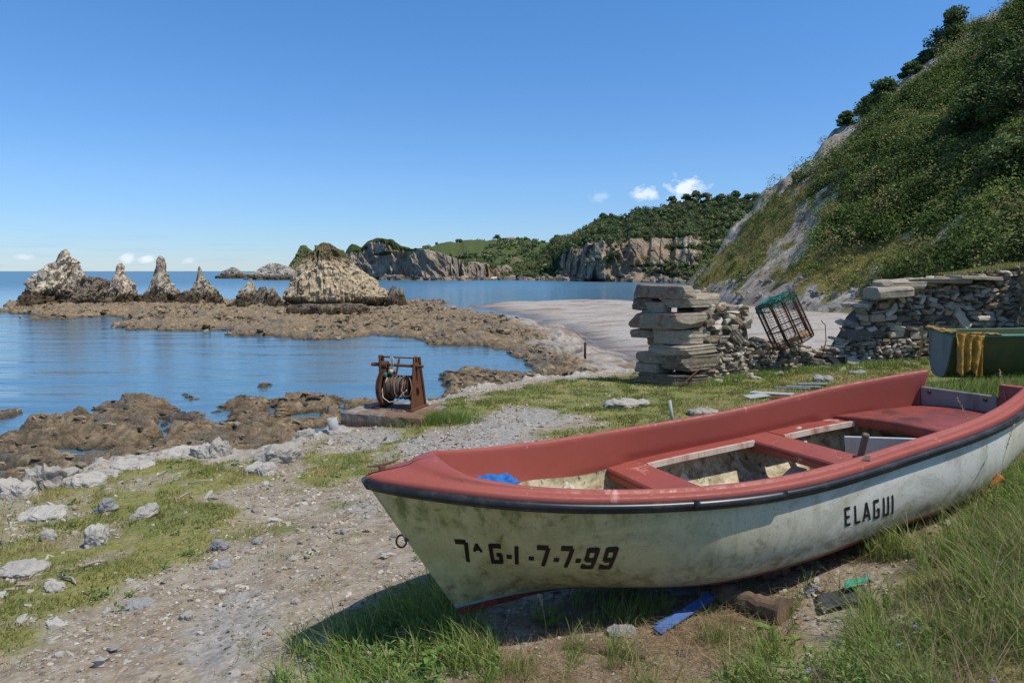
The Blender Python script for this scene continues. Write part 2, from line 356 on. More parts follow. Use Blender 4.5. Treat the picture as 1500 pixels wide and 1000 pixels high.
def hillz(x, y):
    w = fbm2(x / 14, y / 14, 4, 31) * 2.6; d = x - bxf(y) + w
    g = ridge2((x * .5 + y) / 9.0, (x - y * .2) / 60, 3, 77)
    z = 2.3 + d * (.9 + .0) + g * np.clip(d, 0, 12) * .16
    z = np.where(d > 0, z + fbm2(x / 3.1, y / 3.1, 4, 8) * .7 * np.clip(d / 4, 0, 1), 2.3 + d * 1.6)
    end = 2.0 + (118 - y + fbm2(x / 9, y / 9, 3, 5) * 5) * 1.9
    z = z + (fbm2(x / 4.5, y / 4.5, 4, 33) * 2.6 + ridge2(x / 2.2, y / 3, 3, 34) * .5) * ss(97, 104, y) * np.clip(d / 8, 0, 1)
    e2 = np.maximum(end, -1.5) + np.maximum(0, d) * .62; mg = e2 - z; z = np.minimum(z, e2)
    return np.minimum(z, 62 + d * .1), d, mg
def saw(u):
    f = u - np.floor(u); return np.where(f < .74, f / .74, (1 - f) / .26)
def terrain(x, y):
    x = x.astype(np.float64); y = y.astype(np.float64)
    wx = x + fbm2(x / 1.7, y / 1.7, 3, 3) * .7; wy = y + fbm2(x / 1.7, y / 1.7, 3, 13) * .9
    far = np.clip(y / 40, .3, 2.2)
    z = np.full(x.shape, -.85); reef = np.zeros(x.shape)
    # strata run toward the shore on the right hand reef and along the shore on the near one
    a1 = (x * .95 + y * .30); b1 = (-x * .30 + y * .95)
    st1 = ridge2(a1 / 1.5, b1 / 9, 4, 21); a2 = x * .35 + y * .94; b2 = x * .94 - y * .35
    st2 = ridge2(a2 / .9 + fbm2(x / 3, y / 3, 2, 4), b2 / 3.2, 4, 22)
    lump = fbm2(x / 2.6, y / 2.6, 5, 44)
    for k, (p, h) in enumerate(REEF):
        d = sdist(wx, wy, p, 9) + lump * (.7 if k in (1, 3) else 1.0) * far + (.65 if k in (1, 3) else 0)
        st = st1 if k in (0, 2, 3, 4, 11) else st2
        hh = -.85 + ss(-1.1, .35, d) * (.85 + h * .45) + ss(.2, 3 + h * 3, d) * h * .75
        amp = np.clip(h, .3, .8)
        ua, ub = (a2, b2) if k in (1, 2) else (a1, b1); pr_ = .95 if k in (1, 2) else 1.5; wv = fbm2(ua / 5, ub / 9, 3, 26) * 1.6 + fbm2(ua / .8, ub / 2.5, 2, 28) * .22
        sw_ = saw(ua / pr_ + wv) * (.5 + .9 * np.clip(fbm2(ua / 1.2, ub / 3.5, 3, 27) + .45, 0, 1)) + .45 * saw(ua / (pr_ * .37) + wv * 2.2)
        hh = hh + ss(-.5, .4, d) * (sw_ - .62) * (.34 if k in (1, 2) else .30 if k in (0, 3, 4, 5) else .2)
        if k in (1, 2, 3): hh = hh + ss(-.6, .3, d) * (ridge2(a2 / .33 + lump, b2 / 1.6, 3, 25) - .1) * .06
        hh = hh + ss(-.8, .5, d) * amp * ((st - .1) * .22 + lump * (.06 if k in (1, 2) else .14))
        z = np.maximum(z, hh); reef = np.maximum(reef, ss(-1.2, -.2, d))
    for p, h in POOL:
        d = sdist(wx, wy, p, 4); z = z - ss(-.35, .35, d) * (h + .35) * (y < 60)
    db = sdist(x + fbm2(x / 6, y / 6, 3, 9) * 2.2, y + fbm2(x / 6, y / 6, 3, 19) * 2.2, BEACH, 12)
    zb = np.clip(-.15 + db * .055, -1, 2.6) + fbm2(x / 5, y / 5, 3, 50) * .10 * ss(0, 5, db) + fbm2(x / .5, y / .5, 2, 51) * .015
    sand = ss(-.5, .8, db + lump * 1.8); z = np.where(db > -1, np.maximum(z * (1 - .85 * ss(1, 6, db)), zb), z)
    hz, hd, hmg = hillz(x, y); hill = ss(-1.5, .5, hd) * (y > 5) * (y < 190); z = np.where((hd > -3) & (y > 5), np.maximum(z, hz), z)
    dt = sdist(x, y, TERR, 6) + fbm2(x / .9, y / .9, 4, 60) * .42
    t0 = T0(x, y) + fbm2(x / 1.6, y / 1.6, 4, 61) * .055 + fbm2(x / .30, y / .30, 3, 62) * .012
    tm = ss(-1.1, .1, dt)
    rockrim = ss(-1.2, -.1, dt) * (1 - ss(.0, .5, dt))
    z = z * (1 - tm) + t0 * tm + rockrim * ridge2(x / .7, y / .5, 4, 63) * .16
    n1 = fbm2(x / .55, y / .55, 5, 70); n2 = fbm2(x / 1.9, y / 1.9, 3, 71)
    gr = np.zeros(x.shape)
    for p, k in GRASSP:
        gr = np.maximum(gr, k * ss(-.18, .28, sdist(x, y, p, 3) + n1 * .8 + n2 * .25))
    gr *= ss(.15, .5, dt); thin = ss(-.32, .05, fbm2(x / .42, y / .42, 4, 72) + .1)
    left = (x < -1.5) & (y < 10)
    gr = np.where(left, gr * (0.35 + .65 * thin), gr)
    sw = np.zeros(x.shape)
    for p in STRAW: sw = np.maximum(sw, ss(-.25, .3, sdist(x, y, p, 3) + n1 * .5))
    gy = np.zeros(x.shape)
    for p in GREY: gy = np.maximum(gy, ss(-.15, .15, sdist(x, y, p, 3) + n1 * .5))
    z = z + gr * tm * .012 + gy * tm * (1 - gr) * (ridge2(x / .25, y / .6, 3, 64) * .02)
    hr = ss(.20, .40, ridge2((x * .7 + y * .2) / 13, (y - x * .3) / 7, 3, 80) * .5 + fbm2(x / 5, y / 5, 4, 81) * .55 - .05)
    crest = ss(103.0, 106.5, y + fbm2(x / 5, y / 5, 4, 82) * 6 + ss(14, 24, z) * 8)
    hr = np.maximum(hr * ss(.05, .5, fbm2(x / 22, y / 22, 2, 83) + .10), crest * ss(-.15, .1, fbm2(x / 6, y / 6, 4, 84) + .10 + .5 * (1 - ss(12, 20, z))))
    foot = 1 - ss(.3, 2.2, hd + fbm2(x / 4, y / 4, 3, 85) * 5)
    hr = np.maximum(hr, foot * .9)
    yel = 1 - ss(5, 11, z + fbm2(x / 7, y / 7, 4, 86) * 11 - ss(78, 102, y) * 13)
    A = np.stack([gr * tm, gy * tm, sw * tm], -1); B = np.stack([sand * (1 - tm) * (1 - hill), np.clip(reef * (1 - sand * .8), 0, 1) * (1 - tm) * (1 - hill), hill * (1 - tm)], -1)
    C = np.stack([hr * hill, yel * hill, rockrim], -1)
    return z, A, B, C
ang = np.concatenate([np.linspace(-100, -43, 24)[:-1], np.linspace(-43, 43, 980), np.linspace(43, 100, 24)[1:]])
rad = np.concatenate([[.06, .4, .8, 1.2, 1.6, 2.0], 2.3 * np.exp(np.arange(1010) * math.log(215 / 2.3) / 1009)])
AA, RR_ = np.meshgrid(np.radians(ang), rad); TX = RR_ * np.sin(AA); TY = RR_ * np.cos(AA)
TZ, MA, MBm, MC = terrain(TX.ravel(), TY.ravel()); TZ = TZ.reshape(TX.shape)
TZ[-1] = -3
TZ32 = TZ
def gz(x, y):
    """ground height under points (bilinear on the terrain sheet)"""
    x = np.atleast_1d(np.asarray(x, float)); y = np.atleast_1d(np.asarray(y, float))
    a = np.degrees(np.arctan2(x, y)); r = np.hypot(x, y)
    ia = np.clip(np.interp(a, ang, np.arange(len(ang))), 0, len(ang) - 1.001); ir = np.clip(np.interp(r, rad, np.arange(len(rad))), 0, len(rad) - 1.001)
    i = ir.astype(int); j = ia.astype(int); f = ir - i; g = ia - j
    return TZ[i, j] * (1 - f) * (1 - g) + TZ[i + 1, j] * f * (1 - g) + TZ[i, j + 1] * (1 - f) * g + TZ[i + 1, j + 1] * f * g
def gm(M, x, y):
    M = M.reshape(TX.shape + (3,)); a = np.degrees(np.arctan2(x, y)); r = np.hypot(x, y)
    ia = np.clip(np.round(np.interp(a, ang, np.arange(len(ang)))).astype(int), 0, len(ang) - 1); ir = np.clip(np.round(np.interp(r, rad, np.arange(len(rad)))).astype(int), 0, len(rad) - 1)
    return M[ir, ia]
# ground material
g = Mat('ground', .9, .2)
A = g.rgb(g.attr('mA')); B = g.rgb(g.attr('mB')); C = g.rgb(g.attr('mC'))
nf = g.noise(9, 8, .65); nm = g.noise(1.7, 6, .6); nl = g.noise(.35, 5, .6); ng = g.noise(38, 5, .7)
v1 = g.voro(26, out='Color'); v1d = g.voro(26); v2 = g.voro(70, out='Color'); v2d = g.voro(70)
soil = g.ramp(nf, [(.3, (.155, .122, .085)), (.5, (.29, .24, .17)), (.72, (.45, .39, .30))])
soil = g.mix(g.mr(nm, .35, .65), soil, g.mix(.5, soil, (.20, .15, .10)))
soil = g.mix(g.math('MULTIPLY', g.mr(g.noise(.8, 5, .6), .5, .62), .5), soil, (.36, .32, .255))
peb = g.mix(g.math('MULTIPLY', g.rgb(v1)[0], 1), (.16, .135, .115), (.46, .43, .40))
soil = g.mix(g.math('MULTIPLY', g.mr(g.rgb(v1)[1], .50, .62), g.mr(v1d, .42, .30)), soil, peb)
peb2 = g.mix(g.rgb(v2)[0], (.15, .13, .11), (.48, .45, .42))
soil = g.mix(g.math('MULTIPLY', g.mr(g.rgb(v2)[1], .55, .65), g.mr(v2d, .42, .30)), soil, peb2)
grey = g.ramp(g.noise(16, 8, .7, .4), [(.3, (.15, .14, .125)), (.5, (.28, .262, .235)), (.75, (.44, .415, .37))])
turf = g.ramp(g.noise(22, 8, .7), [(.3, (.10, .10, .03)), (.5, (.19, .185, .055)), (.7, (.32, .28, .12))])
turf = g.mix(g.mr(nm, .4, .65), turf, g.mix(.5, turf, (.10, .13, .04)))
straw = g.ramp(g.noise(30, 8, .75, .3), [(.3, (.08, .055, .033)), (.5, (.21, .15, .09)), (.72, (.38, .28, .17))])
sandc = g.ramp(g.noise(3.0, 8, .7), [(.3, (.25, .225, .20)), (.5, (.36, .33, .30)), (.75, (.47, .44, .405))])
sandc = g.mix(g.math('MULTIPLY', g.mr(g.noise(.16, 5, .6, vec=g.co('Object', (1, 3, 1), (0, 0, .3))), .50, .62), .85), sandc, (.22, .15, .10))
reef = g.ramp(g.noise(2.4, 9, .72, .5), [(.28, (.07, .05, .032)), (.42, (.20, .15, .09)), (.55, (.36, .27, .165)), (.72, (.56, .45, .31))])
reef = g.mix(g.math('MULTIPLY', g.mr(nl, .5, .62), .75), reef, g.ramp(nf, [(.3, (.10, .09, .08)), (.7, (.27, .25, .215))]))
reef = g.mix(g.math('MULTIPLY', g.mr(g.noise(.9, 6, .6), .55, .68), .6), reef, (.22, .15, .055))
hrock = g.ramp(g.noise(.9, 9, .72, .8, vec=g.co('Object', (1, 1, .45))), [(.3, (.13, .12, .105)), (.46, (.31, .29, .255)), (.64, (.58, .545, .48))])
hrock = g.mix(g.math('MULTIPLY', g.mr(g.noise(.13, 5, .6), .5, .64), .5), hrock, (.24, .17, .10))
hyel = g.ramp(g.noise(1.6, 8, .7), [(.3, (.10, .095, .03)), (.5, (.21, .185, .06)), (.72, (.34, .28, .12))])
hgrn = g.ramp(g.noise(1.6, 8, .7), [(.3, (.02, .03, .01)), (.6, (.06, .075, .022))])
hillc = g.mix(g.mr(g.math('ADD', C[1], g.math('MULTIPLY', g.math('SUBTRACT', nf, .5), .8)), .3, .6), hgrn, hyel)
hillc = g.mix(g.mr(g.math('ADD', C[0], g.math('MULTIPLY', g.math('SUBTRACT', g.noise(1.1, 8, .75), .5), 1.5)), .42, .56), hillc, hrock)
c = soil; c = g.mix(A[1], c, grey); c = g.mix(A[2], c, straw); c = g.mix(A[0], c, turf)
c = g.mix(g.math('MULTIPLY', C[2], .85), c, g.ramp(nf, [(.3, (.2, .19, .18)), (.7, (.5, .48, .45))]))
c = g.mix(B[0], c, sandc); c = g.mix(B[1], c, reef); c = g.mix(B[2], c, hillc)
zz = g.xyz()[2]; wet = g.mr(g.math('ADD', zz, g.math('MULTIPLY', g.math('SUBTRACT', nf, .5), .5)), .0, .32, .42, 1)
cw = g.N('ShaderNodeVectorMath'); cw.operation = 'SCALE'; g.L(c, cw.inputs[0]); g.L(wet, cw.inputs['Scale']); g.color(cw.outputs[0])
g.rough(g.mr(zz, .05, .3, .45, .92))
hb = g.math('ADD', g.math('MULTIPLY', nf, .6), g.math('ADD', g.math('MULTIPLY', ng, .35), g.math('MULTIPLY', v1d, -.25)))
g.bump(hb, .7, .035)
fb = g.math('MULTIPLY', g.noise(1.3, 9, .75, .6), g.math('ADD', B[1], B[2])); g.bump(fb, .9, .55)
npmesh('ground', np.stack([TX.ravel(), TY.ravel(), TZ.ravel()], -1), gridF(*TX.shape), g.m, attrs={'mA': MA, 'mB': MBm, 'mC': MC})['kind'] = 'structure'
# ------------------------------------------------------------------ sea
w = Mat('sea_water', .08, .5); w.b.inputs['IOR'].default_value = 1.33
sw_ = w.noise(.02, 4, .5, vec=w.co('Object', (1, 3, 1)))
w.color(w.mix(sw_, (.06, .145, .215), (.085, .185, .255)))
dist = w.N('ShaderNodeVectorMath'); dist.operation = 'LENGTH'; w.L(w.co(), dist.inputs[0])
wn1 = w.noise(2.2, 4, .55, .3, vec=w.co('Object', (1, 2.6, 1), (0, 0, .15))); wn2 = w.noise(.45, 4, .5, vec=w.co('Object', (1, 2.2, 1), (0, 0, -.25))); wn3 = w.noise(.07, 3, .5, vec=w.co('Object', (1, 4, 1)))
w.rough(w.mr(dist.outputs['Value'], 40, 400, .06, .32))
w.bump(wn1, .55, .030); w.bump(wn2, .6, .045); w.bump(wn3, .7, .35)
sr = [0, 400, 4000, 26000]; sa = np.linspace(-np.pi, np.pi, 97)[:-1]
V = [[0, 0, 0]] + [[r * math.sin(a), r * math.cos(a), 0] for r in sr[1:] for a in sa]
T = [[0, 1 + (i + 1) % 96, 1 + i] for i in range(96)]; Q = [[1 + k * 96 + i, 1 + k * 96 + (i + 1) % 96, 1 + (k + 1) * 96 + (i + 1) % 96, 1 + (k + 1) * 96 + i] for k in range(2) for i in range(96)]
npmesh('sea', V, [np.array(T), np.array(Q)], w.m, smooth=False)['kind'] = 'structure'
# ------------------------------------------------------------------ the red and white boat
BL = 4.6; BXS = .41
_kt = np.sqrt(np.array([0, .03, .08, .16, .28, .45, .65, .85, 1.])); _kb = np.array([-.03, .158, .331, .527, .691, .801, .752, .679, .47])
_kh = np.array([0, .25, .5, .75, 1.]); _hh = np.array([.9, .699, .608, .615, .673])
def cspl(x, xp, fp):
    n = len(xp); h = np.diff(xp); A = np.zeros((n, n)); r = np.zeros(n); A[0, 0] = A[-1, -1] = 1
    for i in range(1, n - 1):
        A[i, i - 1] = h[i - 1]; A[i, i] = 2 * (h[i - 1] + h[i]); A[i, i + 1] = h[i]; r[i] = 3 * ((fp[i + 1] - fp[i]) / h[i] - (fp[i] - fp[i - 1]) / h[i - 1])
    c = np.linalg.solve(A, r); k = np.clip(np.searchsorted(xp, x) - 1, 0, n - 2); d = x - xp[k]
    b = (fp[k + 1] - fp[k]) / h[k] - h[k] * (2 * c[k] + c[k + 1]) / 3; dd = (c[k + 1] - c[k]) / (3 * h[k])
    return fp[k] + b * d + c[k] * d * d + dd * d ** 3
def bw(t): return np.maximum(cspl(np.sqrt(np.clip(t, 0, 1)), _kt, _kb), .012)
def bh(t): return cspl(np.clip(t, 0, 1), _kh, _hh)
def hull(t, w, side=-1, off=0.0):
    """outer hull skin: t from bow to stern, w from keel to sheer"""
    t, w = np.broadcast_arrays(np.asarray(t, float), np.asarray(w, float))
    b = bw(t); h = bh(t) - .035; k = .03 * (1 - ss(0, .5, t)) + .06 * ss(.7, 1, t)
    m = ss(-.05, .36, t) * (1 - .15 * ss(.8, 1, t)); ph = w * np.pi / 2
    yb = w ** 1.25; zb = w; ym = np.sin(ph) ** .5; zm = (1 - np.cos(ph)) ** 1.3 * .97 + .03 * w
    y = b * (yb * (1 - m) + ym * m); z = k + (h - k) * (zb * (1 - m) + zm * m)
    x = (BXS + (BL - .08 - BXS) * t) * (1 - w) + BL * t * w
    return np.stack([x, side * y, z], -1)
def hulln(t, w, side=-1):
    e = 1e-3; a = hull(t + e, w, side) - hull(t - e, w, side); b = hull(t, w + e, side) - hull(t, w - e, side)
    n = np.cross(a, b); n /= np.linalg.norm(n, axis=-1)[..., None]; return n * np.sign(n[..., 1:2] * side + 1e-9)
def paint(name, base, dirt, amt=.5, rough=.45, stain=6, spec=.4, streak=(1, 1, .25), worn=None):
    m = Mat(name, rough, spec)
    n = m.noise(stain, 8, .7, .4, vec=m.co('Object', streak)); c = m.mix(m.math('MULTIPLY', m.mr(n, .45, .72), amt), base, dirt)
    n2 = m.noise(stain * 7, 6, .7); c = m.mix(m.math('MULTIPLY', m.mr(n2, .58, .75), amt * .5), c, tuple(x * .45 for x in dirt))
    if worn:
        c = m.mix(m.math('MULTIPLY', m.mr(m.noise(3.1, 9, .75, .6), .60, .66), .8), c, worn)
    m.color(c).rough(m.mr(n2, .3, .7, rough - .1, rough + .2)); m.bump(m.noise(60, 4, .6), .15, .002); m.bump(m.noise(1.6, 3, .5), .25, .02)
    return m
BOATM = empty('rowing_boat', (-.653, 3.396, 3.566), (-.034, -.099, .387), label='red and white open boat lying on the grass with black lettering on its bow', cat='boat')
boat = BOATM
hm = Mat('hull_paint', .42, .35)
hx = hm.xyz(); n = hm.noise(3.2, 9, .72, .6); nb = hm.noise(13, 7, .72, .3); nv = hm.noise(4, 6, .7, vec=hm.co('Object', (3, 3, .5)))
stern = hm.mr(hm.math('ADD', hx[0], hm.math('MULTIPLY', n, 1.6)), 1.6, 3.4)
c = hm.mix(stern, (.56, .49, .24), (.66, .64, .57))
c = hm.mix(hm.math('MULTIPLY', hm.mr(n, .40, .66), hm.mr(stern, 0, 1, .75, .25)), c, (.36, .31, .11))
alg = hm.math('MULTIPLY', hm.mr(nb, .53, .66), hm.mr(n, .42, .62))
c = hm.mix(hm.math('MULTIPLY', alg, hm.mr(stern, 0, 1, 1.0, .4)), c, (.12, .115, .02))
under = hm.math('MULTIPLY', hm.mr(hx[2], .50, .68), hm.mr(nv, .45, .62)); c = hm.mix(hm.math('MULTIPLY', under, .9), c, (.16, .17, .045))
bil = hm.math('MULTIPLY', hm.mr(hx[2], .38, .12), hm.mr(nb, .40, .62)); c = hm.mix(hm.math('MULTIPLY', bil, .8), c, (.20, .15, .06))
c = hm.mix(hm.math('MULTIPLY', hm.mr(hm.noise(1.1, 9, .8, 1.2), .5, .6), .35), c, (.25, .23, .13))
c = hm.mix(hm.math('MULTIPLY', hm.mr(hm.noise(70, 4, .7), .58, .70), .65), c, (.08, .07, .03))
wl = hm.math('SUBTRACT', hx[2], hm.mr(hx[0], 0.4, 2.6, .080, .135))
c = hm.mix(hm.mr(wl, .014, .010), c, (.22, .36, .36)); c = hm.mix(hm.mr(hm.math('ADD', wl, hm.math('MULTIPLY', nb, .01)), .003, -.001), c, hm.mix(hm.mr(nb, .45, .6), (.26, .055, .032), (.13, .035, .022)))
hm.color(c).rough(hm.mr(nb, .3, .7, .32, .6)); hm.bump(hm.noise(45, 5, .6), .12, .003); hm.bump(hm.noise(1.3, 2, .5), .3, .03)
red = Mat('red_paint', .4, .4)
n = red.noise(4, 8, .7, .5); nb = red.noise(28, 6, .7); rx = red.xyz()
c = red.mix(n, (.255, .055, .040), (.34, .088, .065)); c = red.mix(red.math('MULTIPLY', red.mr(nb, .55, .72), .45), c, (.17, .04, .03))
c = red.mix(red.math('MULTIPLY', red.mr(red.noise(1.7, 9, .8, 1.0), .60, .66), .5), c, (.62, .36, .30))
c = red.mix(red.math('MULTIPLY', red.mr(red.noise(11, 8, .75, 1.5), .645, .665), .8), c, (.66, .50, .44))
c = red.mix(red.math('MULTIPLY', red.mr(red.noise(2.3, 8, .75, .8), .50, .62), .45), c, (.20, .05, .035))
c = red.mix(red.math('MULTIPLY', red.mr(red.noise(5, 9, .8, .2, vec=red.co('Object', (.5, 6, 6))), .60, .68), .5), c, (.55, .26, .20))
red.color(c).rough(red.mr(nb, .3, .7, .42, .72)); red.bump(red.noise(50, 4, .6), .15, .002); red.bump(red.noise(2, 3, .5), .2, .02)
ts = np.linspace(0, 1, 150) ** 1.6; ws = np.linspace(0, 1, 60) ** 1.6
TT, WW = np.meshgrid(ts, ws, indexing='ij')
m = MB(); m.grid(hull(TT, WW, -1)); m.grid(hull(TT, WW, 1)); m.build('hull', hm.m, boat, True)
# transom: thick board whose low middle carries the grey outboard plate
def secz(y, t=1.0):
    w = np.linspace(0, 1, 200); P = hull(np.full(200, t), w, 1); return np.interp(abs(y), P[:, 1], P[:, 2])
m = MB(); ys = np.concatenate([np.linspace(-.47, -.20, 12), np.linspace(-.195, .40, 16), np.linspace(.405, .455, 6)])
def topz(y): return .655 if (y > .402 or y < -.197) else .50
P = []
for xo in (0, -.045):
    P.append([[(BL + xo - .08 * (1 - q)), y, secz(min(abs(y), .46)) * (1 - q) + topz(y) * q] for y in ys for q in (0, .35, .7, 1)])
P = np.array(P).reshape(2, len(ys), 4, 3)
m.grid(P[0]); m.grid(P[1]); m.grid(np.stack([P[0][:, 3], P[1][:, 3]], 0)); m.build('transom', red.m, boat)
gp = paint('zinc_plate', (.25, .25, .235), (.11, .08, .06), .7, .8, 9, .15)
pl = MB().box((BL - .065, .10, .475), (.025, .60, .20), bev=.006).build('outboard_plate', gp.m, boat)
bmt = paint('rust_bolt', (.08, .05, .035), (.03, .02, .015)).m
for y in (-.12, .32):
    for z in (.41, .54): MB().lathe([(-.012, .0), (-.012, .014), (0, .016), (.0, 0)], 0, (BL - .078, y, z), 12).build('bolt', bmt, pl)
# gunwale cap, one strip round both sides, meeting in the fore deck
GP = [(0, 0, -.045), (.0, -.004, -.010), (.02, 0, .004), (.10, 0, .010), (.45, 0, .012), (.58, 0, .013), (.63, 0, .025), (.70, 0, .030), (.84, 0, .030), (.94, 0, .026), (1.0, 0, .008), (1.0, 0, -.012)]
def inner(t):
    xi = BL * t + .40 * (1 - t) ** 10; yi = np.maximum(bw(xi / BL) - .09, .0) * np.minimum(1, (t / .05)) ** .5
    return xi, yi, bh(t)
def gun(side):
    t = np.linspace(0, 1, 150) ** 1.6; rows = []
    xo, yo, zo = BL * t, bw(t), bh(t); xi, yi, zi = inner(t)
    for (f, o, dz) in GP: rows.append(np.stack([xo + (xi - xo) * f, side * (yo + (yi - yo) * f), zo + (zi - zo) * f + dz + .0], -1))
    return np.stack(rows, 1)
m = MB(); m.grid(gun(-1)); m.grid(gun(1)); gunw = m.build('gunwale', red.m, boat, True)
# black rubber rubbing strake
rub = Mat('black_rubber', .35, .5); rub.color(rub.mix(rub.mr(rub.noise(9, 6, .7), .45, .7), (.012, .012, .014), (.045, .042, .04)))
t = np.linspace(0, 1, 150) ** 1.6
path = [np.array([BL * a, -(b + .024), h - .030]) for a, b, h in zip(t, bw(t), bh(t))]
path2 = [p * np.array([1, -1, 1]) for p in path]
full = np.array(path[::-1] + path2[1:]); m = MB(); m.tube(full, .021, 10); m.tube(full - [0, 0, .020], .012, 8)
rs = m.build('rubbing_strake', rub.m, boat, True)
i0 = [i for i, p in enumerate(path) if p[0] > 1.42][0]; i1 = [i for i, p in enumerate(path) if p[0] > 1.98][0]
MB().tube(np.array(path[i0:i1]) + [0, -.004, -.003], .0275, 12).build('join_sleeve', rub.m, rs, True)
# inner liner: red above bench height, bare cream below
ln = Mat('liner', .55, .3); lx = ln.xyz(); n = ln.noise(3.5, 9, .75, .5); nb = ln.noise(16, 8, .75, .4)
cr = ln.mix(ln.mr(n, .42, .62), (.50, .45, .30), (.20, .155, .075)); cr = ln.mix(ln.mr(nb, .52, .64), cr, (.07, .055, .03)); cr = ln.mix(ln.mr(ln.noise(6, 9, .8, 1), .56, .62), cr, (.62, .58, .46))
rc = ln.mix(n, (.25, .055, .040), (.33, .085, .062)); rc = ln.mix(ln.math('MULTIPLY', ln.mr(nb, .60, .74), .35), rc, (.16, .04, .03))
edge = ln.mr(lx[0], .9, 1.7, .12, .0)
ln.color(ln.mix(ln.mr(ln.math('SUBTRACT', lx[2], edge), .392, .398), cr, rc)); ln.bump(nb, .25, .006)
_HG = hull(*np.meshgrid(np.linspace(0, 1, 90), np.linspace(0, 1, 60), indexing='ij'), 1); _HC = {}
def hully(x, z):
    k = round(float(z) * 100)
    if k not in _HC: _HC[k] = (np.array([np.interp(k / 100, r_[:, 2], r_[:, 0]) for r_ in _HG]), np.array([np.interp(k / 100, r_[:, 2], r_[:, 1]) for r_ in _HG]))
    return float(np.interp(x, *_HC[k], left=0))
m = MB()
for side in (-1, 1):
    t = np.linspace(0.0, 1, 110) ** 1.4; xi, yi, zi = inner(t); rows = [np.stack([xi, side * yi, zi - .010], -1)]
    for w_ in np.linspace(.93, .0, 24):
        Pm = hull(np.clip(t, 0, 1), w_, 1); x = Pm[:, 0] + .40 * (1 - t) ** 10 * w_
        Pq = hull(np.clip(x / BL, 0, 1), w_, 1); y = np.maximum(np.minimum(Pq[:, 1] - .04, 9), 0) * np.minimum(1, t / .03) ** .5
        zq = np.maximum(Pm[:, 2] + .02, .10); x = np.minimum(x, BL - .05)
        hy = np.array([hully(b_, a_ - .02) for a_, b_ in zip(zq, x)]) - .035
        y = np.maximum(np.minimum(y, hy), 0); f = np.clip((zi - zq) / (zi - .40), 0, 1)
        y = np.where(zq > .40, np.minimum(y, yi + (np.maximum(hy, yi) - yi) * f ** 2 * .3 + .002), y); y = np.minimum(y, np.maximum(hy, 0))
        rows.append(np.stack([np.minimum(x, BL - .05), side * y, zq], -1))
    m.grid(np.stack(rows, 1))
m.build('liner', ln.m, boat, True)
MB().box((2.55, 0, .118), (2.3, .46, .02), bev=.005).build('floor_board', ln.m, boat)
# thwarts, side benches and stern deck
wr = paint('worn_red_wood', (.29, .065, .05), (.15, .04, .03), .6, .5, 7, worn=(.62, .52, .45)); wd = paint('dirty_red_deck', (.26, .06, .048), (.07, .03, .025), .9, .5, 3.0)
wh = paint('worn_white_edge', (.56, .48, .40), (.34, .09, .06), 1.0, .6, 9)
def liny(x, z=.40):
    w = np.linspace(0, 1, 100); P = hull(np.full(100, x / BL), w, 1); return float(np.interp(z, P[:, 2], P[:, 1])) - .035
for x, wd_, th in ((1.90, .27, .035), (3.06, .25, .035)):
    y = liny(x)
    m = MB().box((x, 0, .385), (wd_, 2 * y, th), bev=.010)
    tw = m.build('thwart', red.m, boat); MB().box((x - wd_ / 2 + .012, 0, .350), (.022, 2 * y - .04, .045), bev=.004).build('cleat_rail', wr.m, tw)
for side in (-1, 1):
    for x0, x1, wdt in ((2.03, 2.94, .17), (3.19, 3.86, .20)):
        xs = np.linspace(x0, x1, 14); top = []; 
        yo = np.array([liny(x, .40) for x in xs]); yi = yo - wdt
        prof = [(yo, .402), (yi + .012, .402), (yi, .396), (yi, .372)]
        P = np.stack([np.stack([xs, side * y_, np.full(14, z_)], -1) for y_, z_ in prof], 1)
        b_ = MB().grid(P).build('side_bench', wr.m, boat)
        P = np.stack([np.stack([xs, side * (yi - .004), np.full(14, z_)], -1) for z_ in (.404, .366)] + [np.stack([xs, side * (yi + .02), np.full(14, .406)], -1), np.stack([xs, side * (yi - .004), np.full(14, .406)], -1)], 1)
        MB().grid(P[:, [2, 3, 0, 1]]).build('bench_edge', wh.m, b_)
n_ = 30; ys = np.linspace(-1, 1, 31); rows = []
xf = 3.80 + .16 * (ys ** 2) * -.3 + .06
cols = []
for q in np.linspace(0, 1, 16):
    x = xf + (BL - .06 - xf) * q; y = ys * np.array([liny(a, .42) + .01 for a in x]); cols.append(np.stack([x, y, .418 + .035 * (1 - ys ** 2)], -1))
front = [cols[0] + [-.004, 0, -.012], cols[0] + [-.004, 0, -.075], cols[0] + [.03, 0, -.075]]
MB().grid(np.stack(front[::-1] + cols, 0)).build('stern_deck', wd.m, boat, True)
tp = np.array([[BL * a, 0, 0] for a in (.45, .64)])
# blade-like oar pin on the near gunwale, ribs, cleat, eye ring, loose board
rib = paint('grey_rib', (.42, .41, .38), (.2, .17, .12), .6)
MB().tube([(3.42, .60, .40), (3.36, .40, .13)], .028, 8).build('rib', rib.m, boat, True)
ir = paint('rusty_iron', (.13, .06, .035), (.04, .025, .02), .8, .75, 12)
m = MB(); m.tube([(.02, .045, .935), (.07, .040, .930), (.12, .035, .932), (.19, .028, .945)], [.003, .0065, .0065, .003], 8); m.box((.095, .038, .912), (.035, .018, .034), bev=.004)
m.build('mooring_cleat', ir.m, boat, True)
a = np.linspace(0, 2 * np.pi, 20, endpoint=False)
p = hull(0.0, .60, -1); m = MB(); m.tube(np.stack([p[0] - .026 + .026 * np.cos(a), p[1] + .008 * np.sin(a), p[2] + .03 * np.sin(a)], -1), .0055, 8, closed=True); m.tube([p + [.03, 0, 0], p + [-.01, 0, 0]], .008, 8)
m.build('eye_ring', ir.m, boat, True)
